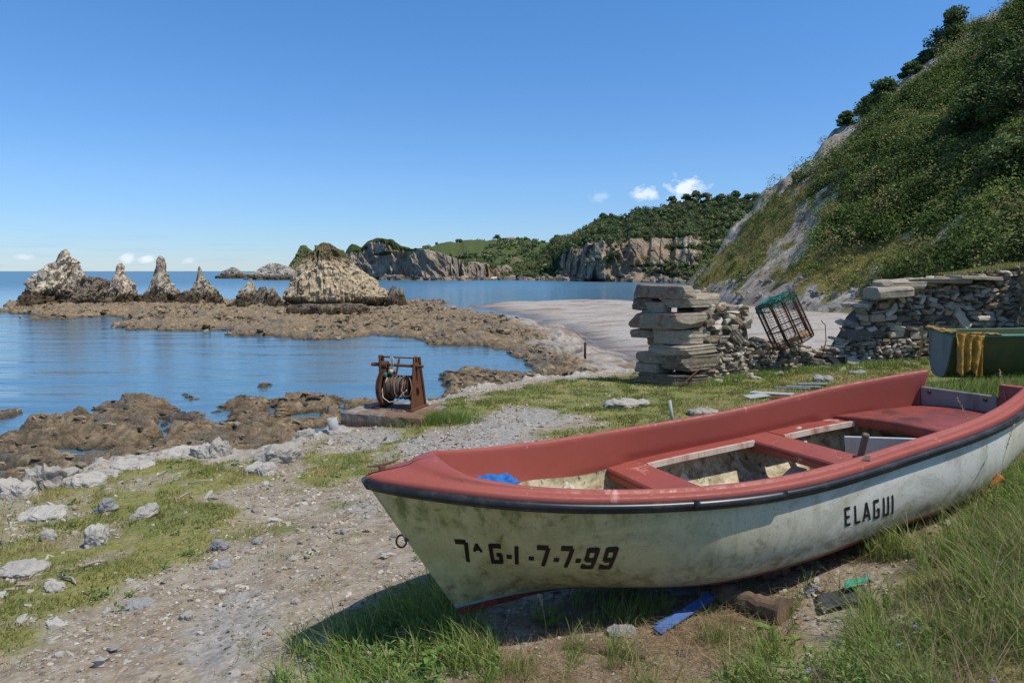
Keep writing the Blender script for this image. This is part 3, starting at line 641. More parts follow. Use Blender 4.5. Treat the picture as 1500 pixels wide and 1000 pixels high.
# ------------------------------------------------------------------ lettering painted on the near side
GL = {'7': [[(0, 1), (.62, 1)], [(.62, 1), (.42, 0)]], 'a': [[(0, 0), (.35, 1)], [(.35, 1), (.7, 0)], [(.14, .36), (.56, .36)]],
      'G': [[(.66, .93), (.06, .93)], [(.08, 1), (.08, 0)], [(0, .07), (.62, .07)], [(.60, 0), (.60, .50)], [(.66, .48), (.36, .48)]],
      'I': [[(.1, 0), (.1, 1)]], '-': [[(0, .42), (.30, .42)]], '9': [[(.68, .93), (.18, .93)], [(.20, 1), (.16, .42)], [(.16, .46), (.62, .46)], [(.66, 1), (.54, 0)], [(.60, .07), (.0, .07)], [(.06, .02), (.10, .24)]],
      'E': [[(.05, 0), (.05, 1)], [(0, .95), (.5, .95)], [(0, .5), (.42, .5)], [(0, .05), (.5, .05)]], 'L': [[(.05, 0), (.05, 1)], [(0, .05), (.5, .05)]],
      'A': [[(0, 0), (.3, 1)], [(.3, 1), (.6, 0)], [(.12, .32), (.48, .32)]], 'g': [[(.55, .93), (.05, .93)], [(.06, 1), (.06, 0)], [(0, .06), (.55, .06)], [(.53, 0), (.53, .5)], [(.56, .48), (.3, .48)]],
      'U': [[(.06, 1), (.06, 0)], [(0, .06), (.55, .06)], [(.53, 0), (.53, 1)]]}
def lettering(chars, corners, name, mat, thick, tot, lift=.0025):
    """chars: (glyph, x, y, width scale, height); corners: hull (t,w) of bottom-left, bottom-right, top-left, top-right"""
    m = MB(); c = np.array(corners)
    def place(x, y):
        u = x / tot; v = y
        tw = (1 - u)[..., None] * (1 - v)[..., None] * c[0] + u[..., None] * (1 - v)[..., None] * c[1] + (1 - u)[..., None] * v[..., None] * c[2] + u[..., None] * v[..., None] * c[3]
        return hull(tw[..., 0], tw[..., 1], -1) + hulln(tw[..., 0], tw[..., 1], -1) * lift
    for ch, x0, y0, sx, sy in chars:
        for a, b in GL[ch]:
            a = np.array(a) * (sx, sy) + (x0, y0); b = np.array(b) * (sx, sy) + (x0, y0); d = b - a; ln_ = np.hypot(*d); d /= ln_; nn = np.array([-d[1], d[0]]) * thick * .5 * (min(1, sy * 1.6) if ch == 'a' else 1)
            q = np.linspace(0, 1, 8)[:, None]; e = np.linspace(-1, 1, 4)[None, :]
            X = a[0] + q * d[0] * ln_ + e * nn[0]; Y = a[1] + q * d[1] * ln_ + e * nn[1]
            m.grid(place(X, Y))
    return m.build(name, mat, boat, True, fix=False)
ink = Mat('black_lettering', .5, .3); ink.color(ink.mix(ink.mr(ink.noise(30, 6, .8), .68, .76), (.022, .014, .012), (.16, .14, .08)))
REGC = [[0.0462, 0.4697], [0.2136, 0.6129], [0.0536, 0.6564], [0.2254, 0.7816]]
NAMC = [[0.5118, 0.735], [0.6034, 0.6901], [0.5107, 0.8512], [0.5996, 0.8309]]
lettering([('7', .05, 0, 1, 1), ('a', 1.02, .56, .62, .40), ('G', 1.92, 0, 1, 1), ('-', 2.85, 0, 1, 1), ('I', 3.32, 0, 1, 1), ('-', 4.10, 0, 1, 1), ('7', 4.52, 0, 1, 1), ('-', 5.50, 0, 1, 1), ('7', 5.82, 0, 1, 1), ('-', 6.72, 0, 1, 1), ('9', 7.12, 0, 1.1, 1), ('9', 8.15, 0, 1.1, 1)], REGC, 'registration_number', ink.m, .23, 8.95)
lettering([('E', .05, 0, .95, 1), ('L', .95, 0, 1, 1), ('A', 1.75, 0, 1.05, 1), ('g', 2.75, 0, .95, 1), ('U', 3.70, 0, .95, 1), ('I', 4.55, 0, 1, 1)], NAMC, 'boat_name', ink.m, .16, 4.72)
# things lying in the boat
TM = Matrix.LocRotScale(boat.location, boat.rotation_euler, None)
def bpos(x, y, z): return np.array(TM @ Vector((x, y, z)))
def cloth(name, P, mat, th=.004, **k):
    P = np.asarray(P, float); o = MB().grid(P).build(name, mat, None, True)
    md = o.modifiers.new('thick', 'SOLIDIFY'); md.thickness = th; return props(o, **k)
bm_ = Mat('blue_cloth', .7, .3); bm_.color(bm_.mix(bm_.noise(20, 5), (.01, .08, .28), (.03, .20, .55)))
u, v = np.meshgrid(np.linspace(0, 1, 26), np.linspace(0, 1, 18), indexing='ij')
bx_ = .62 + u * .20; by_ = -.10 + v * .34
P = np.stack([bx_, by_ * .8 + .02, .685 + .02 * fbm2(u * 4, v * 3, 4, 91) + .03 * np.exp(-((u - .25) ** 2 + (v - .6) ** 2) * 9) + .04 * np.abs(fbm2(u * 2, v * 5, 3, 4))], -1)
P = P @ np.array(TM.to_3x3()).T + np.array(TM.translation)
cloth('cloth', P, bm_.m, .003, label='crumpled bright blue cloth inside the bow of the red and white boat', cat='cloth')
bd = paint('white_board', (.55, .56, .57), (.3, .28, .25), .5, .5, 6)
cB = bpos(3.52, -.16, .30); Mr = np.array(TM.to_3x3()) @ np.array(Euler((R(14), 0, R(-52))).to_matrix())
o = MB().box(cB, (.60, .015, .34), Mr, bev=.004).build('board', bd.m); props(o, label='grey white panel standing on edge inside the boat before the stern deck', cat='board')
wo_ = paint('grey_wood', (.16, .12, .09), (.05, .04, .03), .8, .8, 9)
m = MB(); m.box(bpos(2.62, -.70, .665), (.035, .028, .21), Mr @ np.array(Euler((0, R(14), 0)).to_matrix()), bev=.006); m.box(bpos(2.60, -.71, .62), (.09, .05, .015), Mr, bev=.004)
m.build('thole_pin', wo_.m, None); o = bpy.data.objects['thole_pin']; o.parent = boat; o.matrix_parent_inverse = TM.inverted()
for (x, y, l, a_, nm, lab) in ((1.72, -.05, .42, .3, 'stick', 'pale driftwood piece under the front seat of the boat'), (2.75, .15, .7, 1.2, 'plank', 'pale weathered plank on the floor of the boat between the seats')):
    o = MB().box(bpos(x, y, .155), (l, .11, .03), Mr @ np.array(Euler((0, 0, a_)).to_matrix()), bev=.006).build(nm, paint('pale_wood', (.55, .50, .40), (.2, .15, .1), .6, .8).m); props(o, label=lab, cat='plank')
# ------------------------------------------------------------------ rock material and lofted sea rocks
def rockmat(name, top, mid, dark, base_h=1.6, green=None, gh=99, rib=(1, 1, .18), scale=1.2, warm=(.24, .17, .09)):
    m = Mat(name, .9, .2); z = m.xyz(); n = m.noise(scale, 9, .75, .6, vec=m.co('Object', rib)); n2 = m.noise(scale * 3, 8, .75, vec=m.co('Object', (rib[0], rib[1], max(rib[2] * 2.2, .2))))
    c = m.ramp(n, [(.34, dark), (.47, mid), (.60, top)])
    c = m.mix(m.math('MULTIPLY', m.mr(m.noise(scale * .35, 6, .7), .5, .66), .55), c, warm)
    b = m.ramp(n2, [(.3, (.035, .027, .019)), (.55, (.115, .085, .052)), (.75, (.21, .16, .095))])
    lvl = m.math('ADD', z[2], m.math('MULTIPLY', m.math('SUBTRACT', n2, .5), base_h * 1.6)); c = m.mix(m.mr(lvl, base_h * 1.25, base_h * .75), c, b)
    if green: c = m.mix(m.math('MULTIPLY', m.mr(m.math('ADD', z[2], m.math('MULTIPLY', m.math('SUBTRACT', n2, .5), gh * .8)), gh * .95, gh * 1.08), m.mr(n, .36, .5)), c, green)
    c = m.mix(m.mr(z[2], .25, .0), c, (.02, .016, .012))
    m.color(c); m.bump(n, .8, .35 / scale); m.bump(n2, .6, .10 / scale); return m.m
def loft(name, rows, Y, mat, depth=.8, amp=.5, fs=1.4, seed=0, ribs=.0, frac=1.0, n=120, m=110, zb=-.8, **k):
    """closed rock from outline rows (v, left u, right u) surveyed at distance Y"""
    rows = sorted(rows); v = np.array([r[0] for r in rows], float); L = np.array([r[1] for r in rows], float); Rr = np.array([r[2] for r in rows], float)
    z = np.array([XZ(750, a, Y)[1] for a in v]); xl = np.array([XZ(a, b, Y)[0] for a, b in zip(L, v)]); xr = np.array([XZ(a, b, Y)[0] for a, b in zip(Rr, v)])
    zz = np.linspace(z[0], zb, m); o = np.argsort(z); cx = np.interp(zz, z[o], ((xl + xr) / 2)[o]); hw = np.interp(zz, z[o], ((xr - xl) / 2)[o])
    hw = np.maximum(hw, .12); hw[0] = .05
    a = np.linspace(0, 2 * np.pi, n, endpoint=False); ca, sa = np.cos(a), np.sin(a)
    hd = depth * (hw * .7 + hw.max() * .3 * (1 - np.exp(-np.arange(m) / 12.)))
    hd = np.minimum(hd, depth * (hw + .4))
    X = cx[:, None] + hw[:, None] * ca; Yy = Y + hd[:, None] * sa; Z = np.repeat(zz[:, None], n, 1)
    X0, Y0 = X.copy(), Yy.copy()
    tq = 0 if fs > 2.1 else .45; nz = fbm3((X - tq * Z) / (fs * .6) + seed * 9.1, Yy / (fs * .7), (Z + tq * X) / (fs * 3.2), 5, seed, .58)
    tl = 0 if fs > 2.1 else .55; Xs = X - tl * Z
    rb = -ribs * .8 + ribs * (1 - 2 * np.abs(vn3(Xs / .8 + seed, Yy / .8, Z / 7, seed + 3))) + ribs * .6 * (1 - 2 * np.abs(vn3(Xs / .33, Yy / .33, Z / 3, seed + 4)))
    dsp = (nz * amp * 2 + rb) * np.minimum(1, hw / (amp * 2 + 1.6))[:, None]
    cr_ = -np.abs(fbm3((X - tq * Z) / .7 + seed, Yy / .8, Z / 4.5, 3, seed + 30)) ** .6 * 1.0 * amp + .12 * amp * fbm3(X * 2.6, Yy * 2.6, Z * .5, 3, seed + 31); dsp = dsp + (cr_ + .30 * amp) * min(1, fs / 1.2) * np.minimum(1, hw / 2.6)[:, None] * (fs < 4)
    tlt = 0.0 if fs > 2.1 else .38; sw1, sw2 = ((.85, .32) if fs <= 2.1 else (.95, .40)); kk = min(1.0, .35 + .65 * fs / 2) * (fs < 4) * frac
    wob = fbm3(X0 / 3 + seed, Y0 / 3, Z / 5, 3, seed + 70)
    q1 = _hash(np.floor((X0 - tlt * Z) / sw1 + wob * 1.5), np.floor((Y0 + .25 * Z) / (sw1 * 1.4) + wob), np.floor(Z / 9 + 0 * Z), seed + 71); q2 = _hash(np.floor((X0 - tlt * Z) / sw2 + wob * 3), np.floor(Y0 / (sw2 * 1.6) + wob * 2), np.floor(Z / 3.1 + wob * 2), seed + 72)
    shp = np.clip(hw / 1.3, .25, 1)[:, None] * kk
    dsp = dsp + (q1 * .42 + q2 * .20 - .12) * shp; zj = (q1 * .55 + q2 * .25) * shp * np.linspace(1.2, 0.2, m)[:, None]; zj[0] = 0; Z = Z + zj
    X += ca * dsp; Yy += sa * dsp; Z += fbm3(X0 / fs, Y0 / fs, Z / fs + 40, 4, seed + 9) * amp * .5
    V = np.concatenate([np.stack([X, Yy, Z], -1).reshape(-1, 3), [[cx[0], Y, zz[0] + .15]]]); F = gridF(m, n, True); T = np.array([[m * n, (i + 1) % n, i] for i in range(n)])
    o = npmesh(name, V - [cx[-1], Y, 0], [F, T], mat, smooth=False); o.location = (cx[-1], Y, 0); return props(o, **k)
mw = rockmat('pale_rock', (.70, .61, .48), (.46, .375, .27), (.12, .11, .10), 2.6)
mg = rockmat('grey_rock', (.50, .45, .35), (.29, .25, .18), (.07, .068, .062), 2.6, warm=(.2, .16, .10))
mgt = rockmat('mossy_rock', (.68, .60, .47), (.42, .35, .25), (.11, .10, .09), 2.8, (.13, .13, .045), 9.2)
mbig = rockmat('striped_rock', (.68, .58, .42), (.40, .31, .19), (.085, .068, .048), 1.5, (.12, .10, .045), 7.0, rib=(2.6, 2.6, .045), scale=.9)
mbr = rockmat('brown_rock', (.24, .20, .15), (.15, .12, .085), (.05, .04, .03), 1.2)
loft('sea_stack', [(364, 95, 98), (372, 90, 101), (378, 86, 103), (386, 82, 111), (392, 72, 112), (398, 62, 113), (410, 57, 113), (424, 45, 118), (440, 30, 130), (452, 22, 136)], 100, mgt, .75, .6, 2.0, 1, .5, label='tallest pale sea stack, wide and jagged, leftmost of the row of pinnacles', cat='sea stack', group='row of pointed rocks in the bay')
loft('sea_stack', [(407, 136, 147), (412, 128, 154), (425, 116, 160), (440, 105, 168), (452, 100, 172)], 99, mbr, .8, .6, 1.4, 2, .1, label='low brown rock hump between the tallest stack and the short white one', cat='sea rock')
loft('sea_stack', [(386, 173, 177), (391, 173, 181), (396, 171, 180), (404, 170, 184), (412, 166, 191), (424, 165, 196), (438, 160, 205), (452, 150, 215)], 100, mw, .8, .4, 1.2, 3, .3, label='short white pinnacle second from left in the row of sea stacks', cat='sea stack', group='row of pointed rocks in the bay')
loft('sea_stack', [(375, 233, 236), (381, 229, 239), (388, 230, 241), (400, 228, 243), (414, 226, 249), (425, 223, 257), (438, 216, 266), (452, 205, 275)], 100, mg, .8, .4, 1.2, 4, .32, label='slender dark grey pinnacle, third from left in the row of sea stacks', cat='sea stack', group='row of pointed rocks in the bay')
loft('sea_stack', [(390, 291, 293), (400, 290, 296), (408, 288, 300), (416, 284, 307), (426, 278, 314), (438, 268, 322), (452, 262, 328)], 100, mg, .8, .35, 1.2, 5, .3, label='conical sea stack with a thin spike, rightmost of the four pinnacles', cat='sea stack', group='row of pointed rocks in the bay')
for i, (rw, Y, lb) in enumerate([([(413, 364, 370), (420, 361, 374), (432, 350, 378), (446, 334, 384)], 97, 'upright tooth in the low crags left of the big striped rock'),
        ([(420, 380, 388), (428, 376, 392), (446, 368, 398)], 96, 'small pale crag tip left of the big striped rock'), ([(422, 396, 402), (430, 392, 408), (446, 386, 416)], 95, 'dark crag touching the left foot of the big striped rock'),
        ([(419, 571, 578), (426, 569, 582), (440, 566, 590)], 99, 'pale little spire at the right foot of the big striped rock'), ([(421, 584, 589), (430, 582, 592), (441, 579, 597)], 99, 'dark narrow spire farthest right beside the big striped rock')]):
    loft('crag', rw, Y, mg if i % 2 == 0 else mbr, .8, .4, 1.0, 10 + i, .1, n=70, m=60, label=lb, cat='sea rock')
loft('striped_rock', [(355, 472, 476), (358, 467, 484), (362, 462, 491), (368, 457, 502), (377, 450, 511), (387, 444, 521), (398, 437, 533), (410, 430, 547), (422, 424, 560), (433, 417, 578), (439, 422, 572), (448, 432, 560)], 100, mbig, .62, .26, 2.2, 6, .40, frac=.28, n=420, m=170, label='broad dome shaped rock with vertical pale stripes and grassy brown top in the bay', cat='sea rock')
loft('rock_ledge', [(446, 425, 530), (450, 418, 538), (458, 416, 540), (463, 424, 528), (470, 440, 505)], 80, mbr, .25, .3, 1.3, 7, .2, frac=.25, n=260, m=60, zb=.1, label='dark overhanging rock ledge on the reef in front of the striped rock', cat='rock ledge')
loft('sea_rock', [(391, 340, 344), (396, 332, 352), (401, 324, 359), (405, 318, 364)], 520, rockmat('far_rock', (.30, .28, .26), (.17, .155, .14), (.07, .065, .06), 3, scale=.3), .8, 2.0, 6, 21, .5, n=80, m=60, zb=-3, label='tiny dark islet on the horizon left of the far island', cat='sea rock')
fr = rockmat('far_pale_rock', (.52, .48, .42), (.30, .27, .23), (.09, .08, .075), 3, scale=.28)
fg = rockmat('far_green_rock', (.30, .27, .20), (.15, .15, .07), (.09, .09, .04), 2, (.11, .12, .045), 9, scale=.28)
loft('sea_rock', [(385, 396, 404), (389, 388, 415), (396, 378, 430), (402, 370, 450), (406, 366, 470)], 440, fr, .7, 1.8, 6, 22, .9, n=200, m=60, zb=-3, label='long low pale island behind and left of the big striped rock', cat='island')
loft('sea_rock', [(359, 441, 447), (368, 438, 455), (380, 430, 466), (392, 422, 490), (404, 412, 520)], 455, fg, .7, 1.8, 6, 23, .7, n=200, m=80, zb=-3, label='pointed green island peak rising behind the left shoulder of the striped rock', cat='island')
# ------------------------------------------------------------------ headlands across the bay
CFN = .10
def headland(name, keys, mat, cols=420, rows=90, amp=2.0, fs=14, seed=0, colw=9.0, rib=2.2, back=1.0, **k):
    """keys: (u, top v, distance of the foot, run back to the crest, fraction of the height that is cliff)"""
    K = np.array(keys, float); u = np.linspace(K[0, 0], K[-1, 0], cols); tv, Yf, run, cf = [np.interp(u, K[:, 0], K[:, i]) for i in (1, 2, 3, 4)]
    Yc = Yf + run; dirx = np.array([XZ(a, 397, 1)[0] for a in u]); H = np.array([XZ(750, a, b)[1] for a, b in zip(tv, Yc)])
    cf = np.clip(cf + CFN * fbm2(u / 16, u * 0 + 3, 3, seed + 40), .03, 1)
    H = H + fbm2(u / 14, u * 0, 4, seed + 2) * H * .05
    s = np.concatenate([np.linspace(0, 1, int(rows * .8)), np.linspace(1, 2.0, rows - int(rows * .8) + 1)[1:]])
    S, Hh = np.meshgrid(s, H, indexing='ij'); CF = np.broadcast_to(cf, S.shape); RN = np.broadcast_to(run, S.shape)
    sc = .52 * CF  # share of the rows spent on the cliff
    h1 = np.where(S < sc, S / np.maximum(sc, 1e-6) * CF, CF + (1 - CF) * np.clip((S - sc) / (1 - sc), 0, 1) ** .85)
    d1 = np.where(S < sc, S / np.maximum(sc, 1e-6) * .10, .10 + .90 * np.clip((S - sc) / (1 - sc), 0, 1))
    h = np.where(S > 1, 1 - (S - 1) * .9, h1); d = np.where(S > 1, 1 + (S - 1) * back, d1)
    Y = Yf + RN * d; X = dirx * Y; Z = -1.5 + (Hh + 1.5) * h
    ph = np.clip(S / np.maximum(sc, .02), 0, 1); al = np.broadcast_to(u, S.shape) * .001 * Yf
    rb = (1 - 2 * np.abs(vn2(al / colw + Z * .02, Z / 60 + seed, seed + 5))) * rib * 1.5 + (1 - 2 * np.abs(vn2(al / (colw * .35) + Z * .05, Z / 25, seed + 6))) * rib
    cl = np.where(S < sc * 1.15, 1, 0.3) * (CF > .05); jag = -np.abs(fbm3(X / 9 + Z / 14, Y / 9, Z / 16, 4, seed + 60)) ** .6 * rib * 2.6 * cl; edge = np.minimum(1, np.minimum(u - u[0], u[-1] - u) / 8)
    nz = fbm3(X / fs, Y / fs, Z / fs, 5, seed)
    Y = Y - (rb * cl * .55 + jag + nz * amp * 1.5) * edge; Z = Z + fbm3(X / fs, Y / fs, Z / fs + 9, 4, seed + 1) * amp * np.clip(S * 3, 0, 1) * np.clip(Hh / 12, 0, 1)
    veg = ss(sc - .10, sc + .12, S + fbm2(al / 13, Z / 7, 4, seed + 8) * (.5 + CFN)) * (1 - ss(.25, .4, fbm2(al / 9 + 7, Z / 12, 3, seed + 50)) * 0)
    V = np.stack([X, Y, Z], -1).reshape(-1, 3)
    o = npmesh(name, V, gridF(S.shape[0], cols), mat, smooth=False, attrs={'veg': veg.ravel()}); o['kind'] = 'structure'
    return X, Y, Z, veg.reshape(S.shape), S
def headmat(name, pale, mid, dark, greens, warm=.5, sc=.16):
    m = Mat(name, .95, .1); z = m.xyz(); n = m.noise(sc, 9, .75, .7, vec=m.co('Object', (1.2, 1.2, .3))); n2 = m.noise(sc * 3.5, 8, .75); n3 = m.noise(sc * .22, 5, .6)
    c = m.ramp(n, [(.32, dark), (.48, mid), (.64, pale)]); c = m.mix(m.math('MULTIPLY', m.mr(n3, .5, .62), warm), c, (.32, .20, .10))
    gr = m.ramp(n2, [(.3, greens[0]), (.5, greens[1]), (.7, greens[2])])
    v = m.rgb(m.attr('veg'))[0]; c = m.mix(m.mr(m.math('ADD', v, m.math('MULTIPLY', m.math('SUBTRACT', n2, .5), .9)), .45, .60), c, gr)
    c = m.mix(m.mr(m.math('ADD', z[2], m.math('MULTIPLY', n2, 2)), 3.4, 2.0), c, (.06, .045, .03)); m.color(c); m.bump(n, 1, 3); m.bump(n2, .8, 1.2); return m.m
hA = headmat('cliff_rock', (.62, .53, .41), (.34, .28, .21), (.10, .085, .07), ((.03, .045, .015), (.055, .075, .022), (.10, .12, .04)))
hB = headmat('field_ground', (.3, .25, .18), (.16, .14, .09), (.06, .055, .04), ((.06, .085, .028), (.085, .115, .035), (.12, .145, .055)), sc=.08)
hC = headmat('wooded_cliff', (.62, .54, .41), (.33, .275, .205), (.10, .085, .065), ((.018, .03, .012), (.03, .048, .016), (.06, .08, .028)), .5)
headland('left_headland', [(500, 404, 440, 10, .8), (508, 366, 440, 30, .8), (516, 358, 440, 40, .8), (530, 362, 435, 45, .9), (538, 356, 432, 45, .95), (556, 348, 425, 50, .85), (572, 350, 420, 45, .85), (590, 360, 415, 40, .85), (604, 366, 405, 40, .9), (625, 366, 400, 35, .95), (650, 371, 400, 30, .95), (668, 379, 410, 30, .95), (690, 381, 425, 30, .9), (720, 384, 450, 35, .85), (760, 388, 460, 30, .7), (800, 398, 460, 20, .5)], hA, 700, 110, 1.6, 12, 3, rib=2.6)
fx = headland('green_headland', [(600, 400, 480, 60, .2), (622, 366, 480, 120, .25), (640, 358, 480, 150, .22), (670, 354, 480, 170, .2), (700, 352, 480, 190, .2), (760, 352, 480, 190, .2), (800, 353, 470, 160, .2), (840, 356, 450, 120, .2), (880, 370, 430, 60, .3)], hB, 380, 90, 1.4, 20, 9)
fw = CFN = .20
fw = headland('wooded_headland', [(735, 404, 440, 20, .5), (760, 392, 430, 60, .35), (790, 372, 415, 110, .25), (812, 352, 400, 130, .3), (830, 348, 380, 110, .62), (852, 338, 362, 100, .60), (872, 322, 350, 105, .45), (890, 318, 345, 115, .42), (915, 316, 340, 115, .46), (940, 310, 335, 120, .38), (975, 300, 325, 130, .25), (1010, 296, 315, 130, .22), (1050, 293, 305, 130, .2), (1110, 292, 290, 130, .2), (1200, 292, 260, 130, .2), (1300, 300, 240, 130, .2)], hC, 900, 140, 2.6, 16, 17, rib=4.2, colw=8)
# rubble along the foot of the far cliffs and a strip of shingle beach
def foliage(name, C, Rd, mat, per=60, leaf=.2, flat=.8, seed=0, shell=.55, col=None, parent=None, **k):
    """leaf clumps: per faces scattered in the shell of every crown"""
    rng = np.random.default_rng(seed); C = np.asarray(C, float); Rd = np.broadcast_to(np.asarray(Rd, float), (len(C),)); N = len(C) * per
    d = rng.normal(size=(N, 3)); d /= np.linalg.norm(d, axis=1)[:, None]; idx = np.repeat(np.arange(len(C)), per)
    lob = 1 + .35 * vn3(d[:, 0] * 1.8 + idx * 3.3, d[:, 1] * 1.8, d[:, 2] * 1.8, seed) + .25 * vn3(d[:, 0] * 4.5 + idx * 1.3, d[:, 1] * 4.5, d[:, 2] * 4.5, seed + 1)
    r = Rd[idx] * lob * (shell + (1 - shell) * rng.random(N) ** .5)
    P = C[idx] + d * r[:, None] * [1, 1, flat]
    nrm = d * .7 + rng.normal(size=(N, 3)) * .55 + [0, 0, .35]; nrm /= np.linalg.norm(nrm, axis=1)[:, None]
    t = np.cross(nrm, rng.normal(size=(N, 3))); t /= np.linalg.norm(t, axis=1)[:, None]; b = np.cross(nrm, t)
    s = (leaf if np.isscalar(leaf) else np.asarray(leaf)[idx]) * (.6 + .8 * rng.random(N)); s = s[:, None]
    V = np.stack([P - t * s - b * s * .35, P + t * s * .3 - b * s * .8, P + t * s + b * s * .3, P - t * s * .2 + b * s * .8], 1).reshape(-1, 3)
    F = np.arange(N * 4).reshape(N, 4); base = rng.random(len(C)) if col is None else np.asarray(col)
    cc = np.stack([np.repeat(base[idx], 4), np.repeat(rng.random(N), 4), np.repeat((d[:, 2] * .5 + .5), 4)], -1)
    o = npmesh(name, V - (0 if parent is None else np.array(parent.location)), F, mat, parent, False, {'lc': cc}); return o
def leafmat(name, dark, mid, light, dry=None, dryamt=.0, trans=.25):
    m = Mat(name, .65, .25); a = m.rgb(m.attr('lc'))
    f = m.math('ADD', m.math('MULTIPLY', a[0], .6), m.math('MULTIPLY', a[1], .4)); c = m.ramp(f, [(.15, dark), (.5, mid), (.85, light)])
    if dry: c = m.mix(m.math('MULTIPLY', m.mr(a[0], .78, .84), dryamt), c, dry)
    m.color(c); tr = m.N('ShaderNodeBsdfTranslucent'); m.L(c, tr.inputs[0]); mx = m.N('ShaderNodeMixShader'); mx.inputs[0].default_value = trans
    m.L(m.b.outputs[0], mx.inputs[1]); m.L(tr.outputs[0], mx.inputs[2]); m.L(mx.outputs[0], m.t.nodes['Material Output'].inputs[0]); return m.m
def pick(data, n, seed, cond):
    X, Y, Z, veg, S = data; rng = np.random.default_rng(seed); m = cond(X, Y, Z, veg, S)
    area = np.zeros(X.shape); area[:-1, :-1] = np.hypot(X[:-1, 1:] - X[:-1, :-1], Y[:-1, 1:] - Y[:-1, :-1]) * np.sqrt((X[1:, :-1] - X[:-1, :-1]) ** 2 + (Y[1:, :-1] - Y[:-1, :-1]) ** 2 + (Z[1:, :-1] - Z[:-1, :-1]) ** 2)
    p = (area * m).ravel(); p /= p.sum(); i = rng.choice(p.size, n, p=p); return np.stack([X.ravel()[i], Y.ravel()[i], Z.ravel()[i]], -1) + rng.normal(size=(n, 3)) * [.8, .8, 0]
lfar = leafmat('far_wood_leaves', (.06, .095, .038), (.13, .18, .065), (.24, .28, .11), (.14, .12, .06), .6)
c = pick(fw, 3600, 5, lambda X, Y, Z, v, S: ((v > .5) | ((fbm2(X / 11, Z / 9, 3, 99) > .16) & (Z > 5) & (S > .1))) & (S < 1.15) & ~((fbm2(X / 13 + 9, Z / 11, 3, 98) > .36) & (Z < 30)))
rng = np.random.default_rng(3); rr = .7 + 1.5 * rng.random(len(c)) ** 3
o = foliage('woodland', c + np.stack([0 * rr, 0 * rr, rr * .7], -1), rr, lfar, 84, .38, .85, 1, col=np.clip(.5 + 1.0 * fbm2(c[:, 0] / 22, c[:, 2] / 9 + c[:, 1] / 30, 4, 321) + rng.normal(size=len(c)) * .16, 0, 1)); props(o, 'dense dark woodland covering the headland across the bay', 'woodland', kind='stuff')
c = pick(fx, 500, 6, lambda X, Y, Z, v, S: (v > .5) & (S < 1.1) & ((fbm2(X / 40, Y / 40, 3, 9) > .12) | (S < .45)))
rr = 1.0 + 2.0 * rng.random(len(c)) ** 2
o = foliage('hedgerows', c + np.stack([0 * rr, 0 * rr, rr * .6], -1), rr, lfar, 40, .8, .8, 2); props(o, 'dark hedges and bushes between the green fields on the far headland', 'hedge', kind='stuff')
bark = paint('bark', (.12, .09, .065), (.05, .04, .03), .7, .9, 5).m
def tree(name, base, h, r, mat, lab, cat, flat=.5, per=260, leaf=.5, lean=0, seed=0, clumps=9, group=None, crown0=.55):
    e = empty(name, tuple(base), label=lab, cat=cat, group=group); rng = np.random.default_rng(seed); m = MB()
    top = np.array([lean * h, 0, h * .92]); m.tube([np.array([0, 0, -h * .25]), top * .4 + [.03 * h, 0, 0], top * .75, top], [h * .035, h * .028, h * .018, h * .006], 8)
    C = []; 
    for i in range(clumps):
        a = i * 2.4 + rng.random(); q = crown0 + (1 - crown0) * (i + .5) / clumps; rad_ = r * (1.05 - .75 * (q - crown0) / (1 - crown0)) * (.35 + .6 * rng.random())
        p = top * q + np.array([math.cos(a) * rad_, math.sin(a) * rad_, 0]); C.append(p); m.tube([top * (q - .12), (top * (q - .06) + p) / 2, p], [h * .014, h * .010, h * .005], 5)
    m.build('trunk', bark, e, True); C = np.array(C)
    f = foliage('crown', C + np.array(base), np.full(len(C), r * .42) * (.7 + .6 * rng.random(len(C))), mat, per // 3, leaf, flat + .15, seed, .4, parent=e); return e
lpine = leafmat('pine_needles', (.022, .040, .015), (.048, .078, .028), (.09, .125, .045))
def topof(u, data):
    X, Y, Z, v, S = data; px = 750 + 1000 * X / (Y * CT - (Z - EYE) * ST); cr = np.argmin(np.abs(S[:, 0] - 1.0)); j = np.argmin(np.abs(px[cr] - u)); return (X[cr, j], Y[cr, j], Z[cr, j])
for i, (u, h, r, d, lab) in enumerate([(1019, 6.5, 4.2, fw, 'tallest umbrella shaped pine on the wooded skyline'), (1006, 4.4, 3.2, fw, 'flat topped pine just left of the tallest pine on the wooded skyline'), (1034, 4.6, 3.4, fw, 'pine just right of the tallest pine on the wooded skyline'),
        (984, 4.0, 3.3, fw, 'round pine at the left end of the skyline pine group'), (1056, 3.8, 3.0, fw, 'spreading pine on the wooded skyline halfway to the near hill'), (1078, 4.4, 3.2, fw, 'pine on the wooded skyline beside the near hill slope'), (1095, 4.0, 3.2, fw, 'last skyline pine before the near hill hides the wood'),
        (883, 3.2, 2.6, fw, 'lone bushy tree left of the white rock scar on the wooded headland'), (816, 4.0, 3.4, fw, 'round tree on the low left shoulder of the wooded headland'), (728, 5.2, 4.0, fx, 'dark tree left of the white house on the far green fields'),
        (739, 3.0, 2.6, fx, 'small tree touching the left of the white house on the far fields'), (672, 3.4, 4.2, fx, 'wide dark copse on top of the far green field'), (625, 3.4, 2.6, fx, 'lone tree at the left end of the far green fields')]):
    tree('pine_tree' if d is fw else 'field_tree', np.array(topof(u, d)) - [0, 0, .4], h, r, lfar, lab, 'tree', .35, 420, .36, 0, 40 + i, 12, None, .38)
hb_ = empty('white_house', (0, 0, 0), label='tiny white house among the trees on the far green headland', cat='house'); tpp = topof(748, fx); hb_.location = (tpp[0], tpp[1] - 6, tpp[2] - .6)
